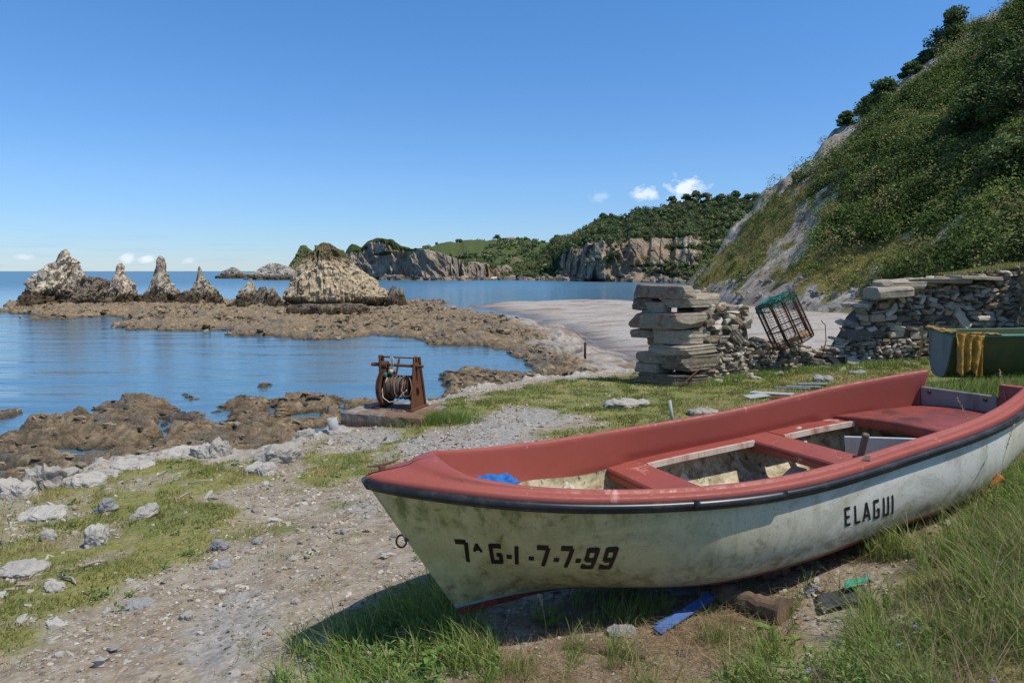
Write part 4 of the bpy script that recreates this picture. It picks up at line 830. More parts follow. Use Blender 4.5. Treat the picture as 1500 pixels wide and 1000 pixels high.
MB().box((0, 0, 1.2), (7, 5, 3.2)).build('wall', paint('whitewash', (.75, .74, .70), (.5, .48, .45), .3).m, hb_)
MB().prism([(-2.8, 2.8), (2.8, 2.8), (0, 4.2)], -3.7, 3.7, 0).build('roof', paint('roof_tiles', (.35, .20, .14), (.2, .12, .09), .5).m, hb_)
# ------------------------------------------------------------------ scrub and pines on the near hill
def hit(u, v, y0=1.0, y1=190.0, sky=False):
    Ys = np.exp(np.linspace(math.log(y0), math.log(y1), 2400)); yd = (v - 500) / 1000; f = CT - yd * ST; dn = ST + yd * CT
    X = (u - 750) / 1000 / f * Ys; Z = EYE - dn / f * Ys; gg = gz(X, Ys); k = np.argmax(gg >= Z)
    if gg[k] < Z[k] and sky: k = np.argmax((gg - Z) / Ys); return np.array([X[k], Ys[k], gg[k]])
    return np.array([X[k], Ys[k], Z[k]]) if gz(X[k:k + 1], Ys[k:k + 1])[0] >= Z[k] else None
rng = np.random.default_rng(12)
N = 60000; px = rng.uniform(20, 95, N); py = rng.uniform(14, 128, N); ok = (px / py < .95) & (px / py > .2)
px, py = px[ok], py[ok]; z_, hd_ = gz(px, py), px - bxf(py); mC = gm(MC, px, py); bn = fbm2(px / 5, py / 5, 4, 95)
pr = (hd_ > 1.5) * (1 - .985 * ss(.25, .5, mC[:, 0])) * (1 - .93 * ss(.45, .7, mC[:, 1] - bn * .6)) * (z_ > 3)
pr *= .12 + .88 * ss(-.38, .0, fbm2(px / 2.4, py / 2.4, 3, 97)); pr = np.maximum(pr, (hd_ > 3) * .012 * (bn > .1)); keep = rng.random(len(px)) < pr
px, py, z_, bn, yl = px[keep], py[keep], z_[keep], bn[keep], mC[keep, 1]
rr = (.55 + 1.5 * rng.random(len(px)) ** 1.8); n = 5600; px, py, z_, rr, bn, yl = [q[:n] for q in (px, py, z_, rr, bn, yl)]
col = np.clip(.48 + bn * .9 + rng.normal(size=len(px)) * .24 , 0, 1)
lh = leafmat('scrub_leaves', (.055, .09, .02), (.14, .20, .045), (.27, .33, .095), (.30, .23, .12), .6, .4)
o = foliage('hillside_scrub', np.stack([px, py, z_ + rr * .25], -1), rr, lh, 200, .075 + .018 * rr, .85, 7, .55, col); props(o, 'dense dark green gorse and scrub covering the steep hillside', 'scrub', kind='stuff')
ib = np.random.default_rng(55).permutation(len(px))[:420]; ib = ib[rr[ib] > .7]
rb_ = np.random.default_rng(56); lh2 = leafmat('bush_leaves', (.035, .065, .015), (.11, .175, .035), (.26, .33, .08), (.34, .27, .13), .8, .4)
o = foliage('hillside_bushes', np.stack([px[ib], py[ib], z_[ib] + .7], -1), 1.1 + 1.3 * rb_.random(len(ib)) ** 1.5, lh2, 620, .10, .9, 17, .5, rb_.random(len(ib))); props(o, 'larger rounded bushes of differing greens rising out of the hillside scrub', 'bushes', kind='stuff')
# coarse yellow grass tussocks on the lower slope
px = rng.uniform(20, 70, 16000); py = rng.uniform(30, 118, 16000); ok = (px / py < .9) & (px / py > .22); px, py = px[ok], py[ok]; mC = gm(MC, px, py)
ok = (rng.random(len(px)) < mC[:, 1] * (1 - .9 * mC[:, 0])) & (px > bxf(py) + .5); px, py = px[ok][:5200], py[ok][:5200]
ly = leafmat('dry_tussock', (.14, .135, .035), (.27, .25, .07), (.42, .36, .14), None, 0, .3)
SLOPE = (px, py)
lp2 = leafmat('hill_pine_needles', (.03, .055, .016), (.075, .12, .032), (.15, .20, .06))
for i, (u, v, h, r, ln_, lab) in enumerate([(1292, 122, 5.2, 2.6, .06, 'leaning pine standing out from the hill skyline'), (1272, 140, 3.2, 1.8, -.05, 'small pine just below the leaning skyline pine'), (1238, 178, 2.4, 1.6, 0, 'bushy little pine on the skyline above the steep rock face'),
        (1400, 30, 5.5, 2.8, -.12, 'dark pine at the top edge of the hill skyline'), (1357, 60, 2.2, 1.5, 0, 'scraggy bush on the upper skyline of the hill'), (1335, 82, 2.4, 1.6, 0, 'rounded bush on the upper skyline below the scraggy one'),
        (1425, 190, 6.5, 3.2, 0, 'light green pine with visible trunk on the upper hillside'), (1494, 170, 9.0, 4.2, -.05, 'tall pine with a pale trunk at the right edge of the hillside'), (1465, 110, 6.0, 3.2, 0, 'broad pine near the top right of the hillside'), (1480, 260, 5.0, 3.0, 0, 'dark pine below the tall one at the right edge')]):
    p = hit(u, v, y0=40, sky=True)
    if p is None: print('miss', u, v); continue
    tree('pine_tree' if 'pine' in lab else 'skyline_bush', p - [0, 0, h * .22], h, r, lp2, lab, 'tree' if 'pine' in lab else 'bush', .35, 780, .15 if h > 4 else .12, ln_ + .04, 70 + i, 17, None, .12 if u < 1410 else .3)
# ------------------------------------------------------------------ dry stone wall
def stonetpl(k=5):
    P = []; Q = []; s = np.linspace(-1, 1, k)
    for ax in range(3):
        for sg in (-1, 1):
            a, b = np.meshgrid(s, s, indexing='ij'); c = np.full_like(a, sg); p = [None] * 3; p[ax] = c; p[(ax + 1) % 3] = a; p[(ax + 2) % 3] = b
            n0 = len(P) * k * k; f = gridF(k, k) + n0; Q.append(f if sg > 0 else f[:, ::-1]); P.append(np.stack(p, -1).reshape(-1, 3))
    P = np.concatenate(P); return P, np.concatenate(Q)
STP, STQ = stonetpl(6); 
def weld(P, Q):
    key = np.round(P * 1000).astype(int); u, i = np.unique(key, axis=0, return_inverse=True); out = np.zeros((len(u), 3)); out[i.ravel()] = P; return out, i.ravel()[Q]
STP, STQ = weld(STP, STQ); STB, SQB = stonetpl(14); STB, SQB = weld(STB, SQB)
def superq(P, e=.22):
    s = (np.abs(P) ** (1 / e)).sum(1) ** e; return P / s[:, None]
def stone(size, M, c, seed, e=.22, rough=.06, big=False, lay=0.0):
    P, Q = (STB, SQB) if big else (STP, STQ); h = np.array(size) / 2; p = superq(P, e) * h; ms = min(size) 
    d = p / (np.linalg.norm(p, axis=1)[:, None] + 1e-9); f = 1.0 / max(ms, .05)
    q = p * f + seed * 7.13
    p = p + d * (fbm3(q[:, 0], q[:, 1], q[:, 2], 3, seed % 97) * rough * 2 * max(ms, .06) * 1.2)[:, None]
    cr_ = np.random.default_rng(seed * 13 + 5)
    for _ in range(9 if big else 7):
        nn_ = cr_.normal(size=3) * [1, 1, .9]; nn_ /= np.linalg.norm(nn_); sup = np.abs(nn_ * h).sum(); ex = np.maximum(0, p @ nn_ - sup * (cr_.uniform(.70, .95) if big else cr_.uniform(.58, .88))); p = p - nn_ * ex[:, None]
    k = 1 + (.06 if big else .30) * vn3(P[:, 0] * .7 + seed, P[:, 1] * .7, P[:, 2] * .7, 5); p[:, 0] *= k; p[:, 2] *= 1 + (.10 if big else .22) * vn3(P[:, 0] * .6, P[:, 1] * .6 + seed, P[:, 2] * .2, 6)
    if lay: p[:, :2] *= (1 + lay * vn2(p[:, 2] / .022 + seed, p[:, 2] * 0, seed % 31))[:, None]
    return p @ M.T + np.array(c), Q
def stonemat(name, cols, red=False, warm=(.33, .22, .13), lich=.5):
    m = Mat(name, .9, .2); a = m.rgb(m.attr('lc')); n = m.noise(7, 9, .75, .6, vec=m.co('Object', (1, 1, 2.2))); n2 = m.noise(30, 8, .75)
    c = m.ramp(m.math('ADD', m.math('MULTIPLY', a[0], .8), m.math('MULTIPLY', m.math('SUBTRACT', n, .5), .9)), [(.05, cols[0]), (.4, cols[1]), (.9, cols[2])])
    c = m.mix(m.math('MULTIPLY', m.mr(m.math('ADD', a[1], m.math('SUBTRACT', n, .5)), .70, .85), .65), c, warm)
    c = m.mix(m.math('MULTIPLY', m.mr(n2, .56, .70), .5), c, tuple(x * .4 for x in cols[0])); c = m.mix(m.math('MULTIPLY', m.mr(m.noise(15, 7, .75, .5), .56, .62), lich), c, (.50, .49, .45))
    if red: c = m.mix(m.math('MULTIPLY', m.math('MULTIPLY', m.mr(m.noise(3.5, 9, .8, .3), .46, .60), .8), m.mr(m.xyz()[0], red, red - .12)), c, (.20, .055, .04))
    m.color(c); m.bump(n, .7, .03); m.bump(n2, .7, .012); return m.m
smat = stonemat('wall_stone', ((.14, .115, .085), (.36, .31, .235), (.64, .58, .47)))
WP = np.array([(3.4, 13.4), (5.9, 15.0), (7.2, 15.0), (9.4, 15.1), (11.15, 15.0)]); sg_ = np.hypot(*np.diff(WP, axis=0).T); WS = np.concatenate([[0], np.cumsum(sg_)])
def ztop_at(u, v, Y): return XZ(u, v, Y)[1]
topk = []
for u, v in ((965, 430), (1000, 430), (1040, 436), (1062, 450), (1098, 452), (1106, 500), (1135, 505), (1188, 505), (1194, 519), (1230, 514), (1238, 500), (1252, 478), (1262, 450), (1290, 436), (1300, 424), (1345, 414), (1400, 406), (1440, 403), (1480, 398), (1500, 390)):
    ss_ = np.linspace(0, WS[-1], 400); X = np.interp(ss_, WS, WP[:, 0]); Y = np.interp(ss_, WS, WP[:, 1]); k = np.argmin(np.abs(X / Y * 1.0 - (u - 750) / 1000 / (CT + .06 * ST))); topk.append((ss_[k], ztop_at(u, v, Y[k])))
topk = np.array(topk); topk[:2, 0] = (0, .5)
wall = empty('dry_stone_wall', (3.4, 13.4, 3.2), label='ruined dry stone wall of grey and ochre slabs with a stacked end pier beside the beach', cat='stone wall')
wl = np.array(wall.location); rng = random.Random(5); VV, QQ, CC = [], [], []; nn = 0
def addst(p, Q, shade=None):
    global nn
    VV.append(p - wl); QQ.append(Q + nn); CC.append(np.tile([rng.random() if shade is None else shade, rng.random(), rng.random()], (len(p), 1))); nn += len(p)
def wallrun(path, top, thick, z0, z1, s0, seed0, skip=None):
    seg = np.hypot(*np.diff(path, axis=0).T); S = np.concatenate([[0], np.cumsum(seg)]); z = z0; k = seed0
    while z < z1:
        h = rng.choice([.05, .06, .08, .10, .13, .17]) * rng.uniform(.85, 1.15); s = s0 + rng.uniform(-.1, .05)
        while s < S[-1]:
            hh = h * rng.uniform(.75, 1.12); l = (hh * rng.uniform(.9, 3.3)) + .04; sm = min(max(s + l / 2, 0), S[-1] - 1e-3)
            x = np.interp(sm, S, path[:, 0]); y = np.interp(sm, S, path[:, 1]); i = min(np.searchsorted(S, sm, side='right') - 1, len(seg) - 1); d = (path[i + 1] - path[i]) / seg[i]; nrm = np.array([d[1], -d[0]])
            tp = top(sm) + rng.uniform(-.05, .05); gb = gz(x, y)[0]
            if z + h * .5 < tp and z + h > gb - .1:
                dp = thick * rng.uniform(.5, .7); off = rng.uniform(-.06, .05)
                ca = math.atan2(d[1], d[0]) + rng.uniform(-.12, .12)
                M = np.array(Euler((rng.uniform(-.08, .08), rng.gauss(0, .12), ca)).to_matrix())
                if rng.random() < .14: M = np.array(Euler((rng.uniform(-.2, .2), rng.choice([-1, 1]) * rng.uniform(.3, 1.2), ca)).to_matrix())
                c = np.array([x, y, z + h / 2 + rng.uniform(-.012, .012)]) - np.array([nrm[0], nrm[1], 0]) * (dp / 2 + off)
                addst(*stone((l * .99, dp, hh * 1.02), M, c, k, rng.uniform(.03, .09), rng.uniform(.04, .09), lay=.03)); k += 1
                if z + 2.2 * h > tp or s < s0 + .1: addst(*stone((l * 1.1, thick * .6, hh), M, c - np.array([nrm[0], nrm[1], 0]) * thick * .5, k, .2, .1)); k += 1
            s += l * rng.uniform(.96, 1.06)
        z += h * .96
    return k
k_ = wallrun(WP, lambda s: np.interp(s, topk[:, 0], topk[:, 1]), .7, 3.05, 5.6, .55, 100)
RP = np.array([(11.15, 15.0), (11.0, 13.6), (11.2, 12.2)])
k_ = wallrun(RP, lambda s: 5.62, .6, 3.3, 5.6, 0, 2000)
# tumbled stones at the foot and on the low part
for i in range(70):
    s = rng.uniform(.2, WS[-1]); x = np.interp(s, WS, WP[:, 0]); y = np.interp(s, WS, WP[:, 1]); lo = np.interp(s, topk[:, 0], topk[:, 1])
    M = np.array(Euler((rng.uniform(-.6, .6), rng.uniform(-.6, .6), rng.uniform(0, 6))).to_matrix()); l = rng.uniform(.10, .30)
    if i % 2: c = (x + rng.uniform(-.1, .2), y - rng.uniform(.05, .45), gz(x, y)[0] + .02)
    else: c = (x, y + .3, lo + rng.uniform(-.02, .04))
    addst(*stone((l, l * .7, l * .35), M, c, 5000 + i, .2, .10))
npmesh('masonry', np.concatenate(VV), np.concatenate(QQ), smat, wall, False, {'lc': np.concatenate(CC)})
core = MB()
pth = [(s, np.interp(s, WS, WP[:, 0]), np.interp(s, WS, WP[:, 1]), np.interp(s, topk[:, 0], topk[:, 1])) for s in np.linspace(.35, WS[-1] - .05, 60)]
F0 = []; 
for s, x, y, t in pth:
    i = min(np.searchsorted(WS, s, side='right') - 1, 3); d = (WP[i + 1] - WP[i]) / sg_[i]; n2 = np.array([d[1], -d[0]]); t = t - .16
    F0.append([[x - n2[0] * a - wl[0], y - n2[1] * a - wl[1], zc - wl[2]] for a, zc in ((.10, 2.9), (.10, max(t, 2.95)), (.55, max(t, 2.95)), (.55, 2.9))])
core.grid(F0).build('rubble_fill', paint('rubble_fill', (.10, .085, .07), (.04, .035, .03), .7, .95, 9).m, wall)
# stacked slabs of the end pier: (along start, along length, depth start, depth, z bottom, height, yaw jitter, paint)
wd0 = np.array([.842, .539]); dd0 = np.array([-.80, .60])
Mp = np.array([[wd0[0], dd0[0], 0], [wd0[1], dd0[1], 0], [0, 0, 1]])
pm = stonemat('pier_slab', ((.10, .078, .055), (.25, .205, .145), (.42, .365, .28))); pr1 = stonemat('painted_slab', ((.11, .09, .065), (.25, .21, .155), (.40, .355, .28)), .25)
PS = [(-.08, .42, -.05, 1.18, 4.96, .26, .02, 1), (.02, 1.05, .0, .55, 4.78, .27, .03, 0), (-.03, .5, .75, .40, 4.70, .25, .1, 0), (.0, .3, .45, .5, 4.66, .22, -.1, 0), (-.12, .62, -.12, 1.30, 4.36, .30, .0, 1), (.5, .5, .0, .6, 4.50, .22, .05, 0),
      (.0, .75, .0, .75, 4.02, .32, .04, 0), (-.05, .5, .62, .55, 4.14, .17, .1, 0), (.05, .35, .4, .5, 4.0, .16, -.1, 0), (-.06, .95, -.06, .9, 3.83, .20, -.03, 0), (-.03, .95, -.08, .55, 3.50, .34, .02, 0), (.02, .5, .45, .65, 3.62, .22, .08, 0), (.0, .5, .55, .6, 3.42, .2, -.06, 0), (-.10, .85, -.05, 1.15, 3.22, .20, .03, 0), (-.06, .8, .0, 1.1, 3.06, .2, -.05, 0)]
for i, (a0, la, d0, ld, z0, h, yw, pt) in enumerate(PS):
    M = Mp @ np.array(Euler((random.Random(i).uniform(-.03, .03), random.Random(i + 9).uniform(-.04, .04), yw)).to_matrix())
    c = np.array([3.4, 13.4, z0 + h / 2]) + Mp @ np.array([a0 + la / 2, d0 + ld / 2, 0])
    p, Q = stone((la, ld, h), np.eye(3), (0, 0, 0), 300 + i, .05, .04, True, .04 if not pt else .012)
    M4 = Matrix.Identity(4); o = npmesh('slab', p @ M.T, Q, pr1 if pt else pm, wall, False, {'lc': np.tile([.5 + .3 * math.sin(i * 2.3), .35 + .3 * math.sin(i * 5.1), .5], (len(p), 1))})
    o.location = c - wl
    if pt: o['label'] = 'slab with faded red paint'
for i, (u, v, l, d, h, Y, lab) in enumerate([(1302, 428, .95, .7, .26, 14.85, 'square ended cap slab at the step of the wall'), (1322, 417, 1.0, .7, .24, 15.0, 'big rounded grey cap stone'), (1372, 411, 1.5, .6, .10, 14.95, 'long thin cap slab'), (1432, 407, 1.3, .6, .09, 14.95, 'thin cap slab near the corner')]):
    x, z = XZ(u, v, Y); p, Q = stone((l, d, h), np.array(Euler((.03, -.05 + .03 * i, .05)).to_matrix()), (0, 0, 0), 340 + i, .22 if i < 2 else .14, .05, True, .02)
    o = npmesh('cap_slab', p, Q, pm, wall, False, {'lc': np.tile([.8, .1, .5], (len(p), 1))}); o.location = np.array([x, Y + .1, z]) - wl; o['label'] = lab
# ------------------------------------------------------------------ lobster creel leaning on the low wall
rust = paint('rust', (.135, .058, .032), (.045, .025, .018), .85, .85, 14, .2); rust2 = paint('dark_rust', (.06, .033, .022), (.03, .02, .015), .8, .85, 14, .2)
cr0 = empty('lobster_creel', (6.12, 14.75, 3.97), (R(-8), R(-24), R(10)), label='cylindrical rusty wire lobster pot with green netting leaning on the broken wall', cat='lobster pot')
Rc, Hc = .43, 1.08; a = np.linspace(0, 2 * np.pi, 40, endpoint=False)
for z in (.0, .38, 1.0):
    MB().tube(np.stack([Rc * np.cos(a), Rc * np.sin(a), a * 0 + z], -1), .012, 6, closed=True).build('hoop', rust2.m, cr0, True)
for i in range(10):
    q = i * 2 * np.pi / 10 + .2; MB().tube([(Rc * math.cos(q), Rc * math.sin(q), 0), (Rc * math.cos(q), Rc * math.sin(q), 1.0)], .017, 6).build('bar', rust2.m, cr0, True)
m = MB()
for i in range(34):
    q = i * 2 * np.pi / 34; m.tube([(Rc * .99 * math.cos(q), Rc * .99 * math.sin(q), 0), (Rc * .99 * math.cos(q), Rc * .99 * math.sin(q), 1.0)], .0035, 4, cap=False)
for z in np.linspace(.05, .97, 17): m.tube(np.stack([Rc * .985 * np.cos(a), Rc * .985 * np.sin(a), a * 0 + z], -1), .0035, 4, closed=True)
for q in np.linspace(-.4, .4, 12):
    w_ = math.sqrt(Rc ** 2 - q * q)
    for z in (.0, 1.0): m.tube([(q, -w_, z), (q, w_, z)], .0035, 4, cap=False); m.tube([(-w_, q, z), (w_, q, z)], .0035, 4, cap=False)
m.build('wire_mesh', rust2.m, cr0)
gn = paint('green_net', (.02, .20, .15), (.01, .09, .07), .6, .7, 30)
m = MB(); r_ = random.Random(3)
for i in range(120):
    q = r_.uniform(0, 6.28); l = r_.uniform(.15, .6); p0 = np.array([Rc * 1.01 * math.cos(q), Rc * 1.01 * math.sin(q), r_.uniform(.86, 1.0)])
    if r_.random() < .6: p1 = np.array([.3 * math.cos(q + l * 4), .3 * math.sin(q + l * 4), 1.03]); mid = (p0 + p1) / 2 + [0, 0, .07]
    else: p1 = np.array([Rc * 1.02 * math.cos(q + l), Rc * 1.02 * math.sin(q + l), r_.uniform(.80, 1.0)]); mid = (p0 + p1) / 2 * [1.08, 1.08, 1]
    t = np.linspace(0, 1, 6)[:, None]; m.tube((1 - t) ** 2 * p0 + 2 * t * (1 - t) * mid + t * t * p1 + np.array([[r_.gauss(0, .012) for _ in range(3)] for _ in range(6)]), .0065, 4, cap=False)
m.build('netting', gn.m, cr0)
p, Q = stone((.42, .3, .12), np.eye(3), (.12, -.12, .08), 71, .25, .08, True); npmesh('ballast', p, Q, paint('ballast', (.45, .28, .15), (.2, .14, .1), .7, .9, 8).m, cr0, False)
x, y = 6.75, 14.75; o = MB().tube([(6.62, 14.6, 4.45), (6.72, 14.6, 4.35), (6.76, 14.62, 4.0), (6.70, 14.65, 3.65)], .009, 6).build('steel_wire', rust2.m, None, True); props(o, 'bent thin steel wire hanging at the right of the lobster pot', 'wire')
xa, za = XZ(1036, 530, 13.75); xb, zb2 = XZ(992, 570, 13.05); o = MB().tube([(xa, 13.75, za), (xb, 13.05, gz(xb, 13.05)[0])], .016, 8).build('rusty_rod', rust.m, None, True); props(o, 'thin rusty rod leaning against the foot of the stacked slab pier', 'rod')
# ------------------------------------------------------------------ winch on its slab
sx_, sy_ = -1.83, 11.05; sz_ = 3.27; rz = R(-19)
cm = Mat('old_concrete', .9, .2); n = cm.noise(4, 9, .75, .5); cz = cm.xyz(); c = cm.ramp(n, [(.3, (.12, .095, .07)), (.5, (.24, .21, .18)), (.7, (.36, .34, .31))]); c = cm.mix(cm.math('MULTIPLY', cm.mr(cm.noise(2.2, 6, .7), .42, .58), .75), c, (.17, .075, .035)); c = cm.mix(cm.mr(cz[2], .03, -.03), c, cm.mix(.6, c, (.06, .05, .04))); cm.color(c); cm.bump(cm.noise(30, 8, .75), .8, .015)
k_ = 40; gx, gy_ = np.meshgrid(np.linspace(-1, 1, k_), np.linspace(-1, 1, 28), indexing='ij'); lay_ = [(1, -.15), (1, -.05), (1.0, .08), (.99, .14), (.97, .15)]
gzz = .15 + .012 * fbm2(gx * 6, gy_ * 5, 4, 3) - .03 * ss(.93, 1, np.maximum(abs(gx), abs(gy_)) + .03 * fbm2(gx * 9, gy_ * 9, 3, 4)); top_ = np.stack([gx * .71, gy_ * .49, gzz], -1)
bd_ = np.concatenate([top_[:, 0], top_[-1, 1:], top_[::-1, -1][1:], top_[0, ::-1][1:]]); jt = (.012 * fbm2(np.arange(len(bd_)) / 3., np.zeros(len(bd_)), 3, 6))[:, None] * np.sign(bd_[:, :2]); sk = [np.concatenate([bd_[:, :2] + jt * s_, np.full((len(bd_), 1), 0) + (bd_[:, 2:] if s_ == 0 else z_)], 1) for s_, z_ in ((0, 0), (1, .08), (1, -.05), (1, -.2))]
mb_ = MB(); mb_.grid(top_); mb_.grid(np.stack(sk)); o = mb_.build('concrete_slab', cm.m, None, False); o.location = (sx_ - .08, sy_ - .08, sz_ - .145); o.rotation_euler = (0, 0, rz); props(o, 'rust stained concrete slab under the winch at the edge of the bank', 'slab')
wi = empty('winch', (sx_, sy_, sz_ + .005), (0, 0, rz), label='rusty hand winch with toothed wheel and wound steel cable at the edge of the bank', cat='winch')
for x, nm in ((-.33, 'side_frame'), (.31, 'side_frame')):
    m = MB(); P = [(-.26, 0), (.26, 0), (.05, .84), (-.13, .84)] if x > 0 else [(-.10, 0), (.10, 0), (.0, .84), (-.10, .84)]; m.prism(P, x - .006, x + .006, 0)
    for (a0, a1) in ((0, 3), (1, 2)):
        y0, z0 = P[a0]; y1, z1 = P[a1]; m.tube([(x + .02, y0, z0), (x + .02, y1, z1)], .02, 4)
    m.box((x, 0, .015), (.12, .56, .03), bev=.004); m.lathe([(-.05, .0), (-.05, .055), (.05, .055), (.05, 0)], 0, (x, 0, .34), 20); m.lathe([(-.04, .0), (-.04, .04), (.04, .04), (.04, 0)], 0, (x, -.04, .70), 16); m.lathe([(-.03, .0), (-.03, .03), (.03, .03), (.03, 0)], 0, (x, -.04, .83), 12)
    m.build(nm, rust.m, wi)
nT = 64; prof = []
m = MB(); aa = np.linspace(0, 2 * np.pi, nT * 4, endpoint=False); ro = .300 + .016 * (np.arange(nT * 4) % 4 < 2)
V = []
for x, rr_ in ((-.285, None), (-.215, None)): V.append(np.stack([np.full(nT * 4, x), ro * np.cos(aa), .335 + ro * np.sin(aa)], -1))
for x in (-.215, -.285): V.append(np.stack([np.full(nT * 4, x), .245 * np.cos(aa), .335 + .245 * np.sin(aa)], -1))
V.append(V[0].copy()); m.grid(np.stack([np.concatenate([v, v[:1]]) for v in V])); gw = m.build('gear_wheel', rust.m, wi)
m = MB()
for i in range(5): q = i * 2 * np.pi / 5 + .3; m.box((-.25, .15 * math.cos(q), .335 + .15 * math.sin(q)), (.03, .22, .04), (q, 0, 0), bev=.004)
m.lathe([(-.30, .0), (-.30, .06), (-.19, .06), (-.19, 0)], 0, (0, 0, .335), 20); m.build('spoke', rust2.m, gw)
m = MB(); m.lathe([(-.19, .02), (-.19, .235), (-.175, .235), (-.175, .10), (.22, .10), (.22, .215), (.235, .215), (.235, .02)], 0, (0, 0, .335), 40); m.build('drum', rust2.m, wi)
cab = paint('steel_cable', (.14, .10, .075), (.05, .035, .03), .7, .7, 25); m = MB(); r_ = random.Random(8)
for i in range(17):
    x = -.165 + i * .0235; rr2 = .165 + .022 * math.sin(i * 1.7); tl = r_.uniform(-.012, .012); m.tube([(x + tl * math.cos(q), rr2 * math.cos(q), .335 + rr2 * math.sin(q)) for q in np.linspace(0, 2 * np.pi, 36, endpoint=False)], .0125, 6, closed=True)
for i in range(9):
    x = -.15 + i * .04; tl = r_.uniform(-.05, .05); rr2 = .19; m.tube([(x + tl * math.cos(q + i), rr2 * math.cos(q), .335 + rr2 * math.sin(q)) for q in np.linspace(-.2, np.pi + .3, 24)], .010, 6)
m.build('cable', cab.m, wi, True)
m = MB(); m.tube([(-.50, -.04, .70), (.44, -.04, .70)], .024, 10); m.tube([(-.50, -.04, .70), (-.40, -.04, .70)], .032, 4); m.lathe([(-.05, .02), (-.05, .062), (.05, .062), (.05, .02)], 0, (-.25, -.04, .70), 14); m.build('crank_shaft', rust.m, wi)
MB().tube([(-.33, -.04, .83), (.33, -.04, .83)], .013, 8).build('tie_bar', rust.m, wi, True)
m = MB(); m.box((-.12, .12, .60), (.03, .03, .42), (R(-38), 0, .2), bev=.005); m.build('brake_lever', rust2.m, wi)
rp = paint('old_rope', (.48, .44, .34), (.22, .18, .12), .6, .9, 20); m = MB(); t = np.linspace(0, 1, 16)
for sx in (0, .035): m.tube([(-.13 + sx + .02 * math.sin(q * 5), -.075, .84 - .26 * q) for q in t], .010, 6)
m.lathe([(-.03, .0), (-.03, .035), (.03, .035), (.03, 0)], 0, (-.12, -.08, .60), 8); m.tube([(-.17, -.12, .50), (-.20, -.24, .32), (-.17, -.27, .20), (-.06, -.27, .13), (.08, -.27, .16), (.18, -.26, .28), (.24, -.22, .34)], .009, 6)
m.build('rope', rp.m, wi, True)
m = MB(); m.tube([(.16, -.19, .46), (.17, -.28, .34), (.24, -.32, .25), (.33, -.30, .26), (.36, -.29, .38), (.33, -.27, .50), (.28, -.22, .54)], .010, 6); m.tube([(.0, -.20, .45), (.03, -.25, .28), (.08, -.26, .22)], .007, 6); m.build('loose_cable', paint('rusty_wire', (.22, .12, .07), (.1, .05, .03)).m, wi, True)
MB().lathe([(-.01, .022), (.03, .03), (.06, .018)], 2, (-.17, -.18, .54), 8).build('knot', gn.m, wi)
# ------------------------------------------------------------------ green dinghy with a yellow oilskin
A_ = np.array([7.13, 11.0]); side_d = np.array([.968, -.25]); td = np.array([.25, .968])
gb = empty('green_dinghy', (A_[0], A_[1], 3.72), (0, 0, math.atan2(side_d[1], side_d[0])), label='small dark green dinghy with grey transom lying in the grass before the stone wall', cat='boat')
gp_ = paint('green_hull', (.055, .075, .02), (.12, .10, .03), .7, .6, 4); gr_ = paint('teal_rim', (.06, .19, .14), (.03, .08, .06), .6, .5, 9); gt = paint('grey_transom', (.17, .20, .20), (.09, .10, .08), .7, .6, 5)
q = np.linspace(0, 1, 22); rows = []; SP = [(.0, .0), (.16, .0), (.30, .05), (.42, .22), (.50, .50), (.56, .74)]
def gsec(t):
    wd = 1.10 * (1 - .5 * max(0, t - .55) ** 1.5 / .3); return [(.55 - a * wd / 1.1, z_ * (1 + .12 * t * t) + .05 * t) for a, z_ in SP] 
near = [[(t * 3.1, y, z_) for y, z_ in gsec(t)] for t in q]; far_ = [[(t * 3.1, 1.10 - y, z_) for y, z_ in gsec(t)] for t in q]
m = MB(); m.grid(near); m.grid(far_); m.grid([[(x, y + .03, z_ + .02) for x, y, z_ in r_] for r_ in near]); m.grid([[(x, y - .03, z_ + .02) for x, y, z_ in r_] for r_ in far_]); m.build('hull', gp_.m, gb, True)
m = MB(); m.tube([r_[-1] for r_ in near], .028, 8); m.tube([r_[-1] for r_ in far_], .028, 8); m.tube([(0, 0.0, .74), (0, .3, .75), (0, .8, .75), (0, 1.1, .74)], .026, 8); m.build('rim', gr_.m, gb, True)
sec = near[0] + far_[0][::-1]; MB().prism([(y, z_) for _, y, z_ in sec], -.012, .012, 0).build('transom', gt.m, gb)
yl = Mat('yellow_oilskin', .55, .4); n = yl.noise(6, 7, .7, .5); yl.color(yl.mix(yl.mr(n, .42, .64), (.42, .235, .028), (.23, .125, .025))); yl.bump(yl.noise(9, 5, .6, 1.2), .7, .03)
gM = Matrix.LocRotScale(gb.location, gb.rotation_euler, None); gR = np.array(gM.to_3x3()); gT = np.array(gM.translation)
def drape(P): return np.asarray(P) @ gR.T + gT
u, v = np.meshgrid(np.linspace(0, 1, 40), np.linspace(0, 1, 40), indexing='ij'); m = MB()
fold = .035 * np.sin(u * 21 + v * 2) * (.3 + v) + .03 * fbm2(u * 5, v * 4, 3, 5)
m.grid(drape(np.stack([.02 + u * (.40 - .07 * v) + .05 * v, -.075 - .03 * v + fold - .02, .79 - v * (.62 + .06 * np.sin(u * 9)) - .03 * u], -1)))
m.grid(drape(np.stack([.0 + u * .42 + .02, -.05 + v * .30, .795 + .02 * fbm2(u * 4, v * 4, 3, 6) - .10 * v * v], -1)))
m.grid(drape(np.stack([-.06 + .14 * u + .02 * np.sin(v * 14), -.06 + v * 1.28, .79 + .025 * fbm2(u * 3, v * 9, 3, 7) + .03 * np.sin(u * 3.1)], -1)))
m.grid(drape(np.stack([-.10 + u * .05 + .02 * np.sin(v * 4), 1.12 + u * .28 + .02 * np.sin(v * 7), .79 - v * .60 + fold * .4], -1)))
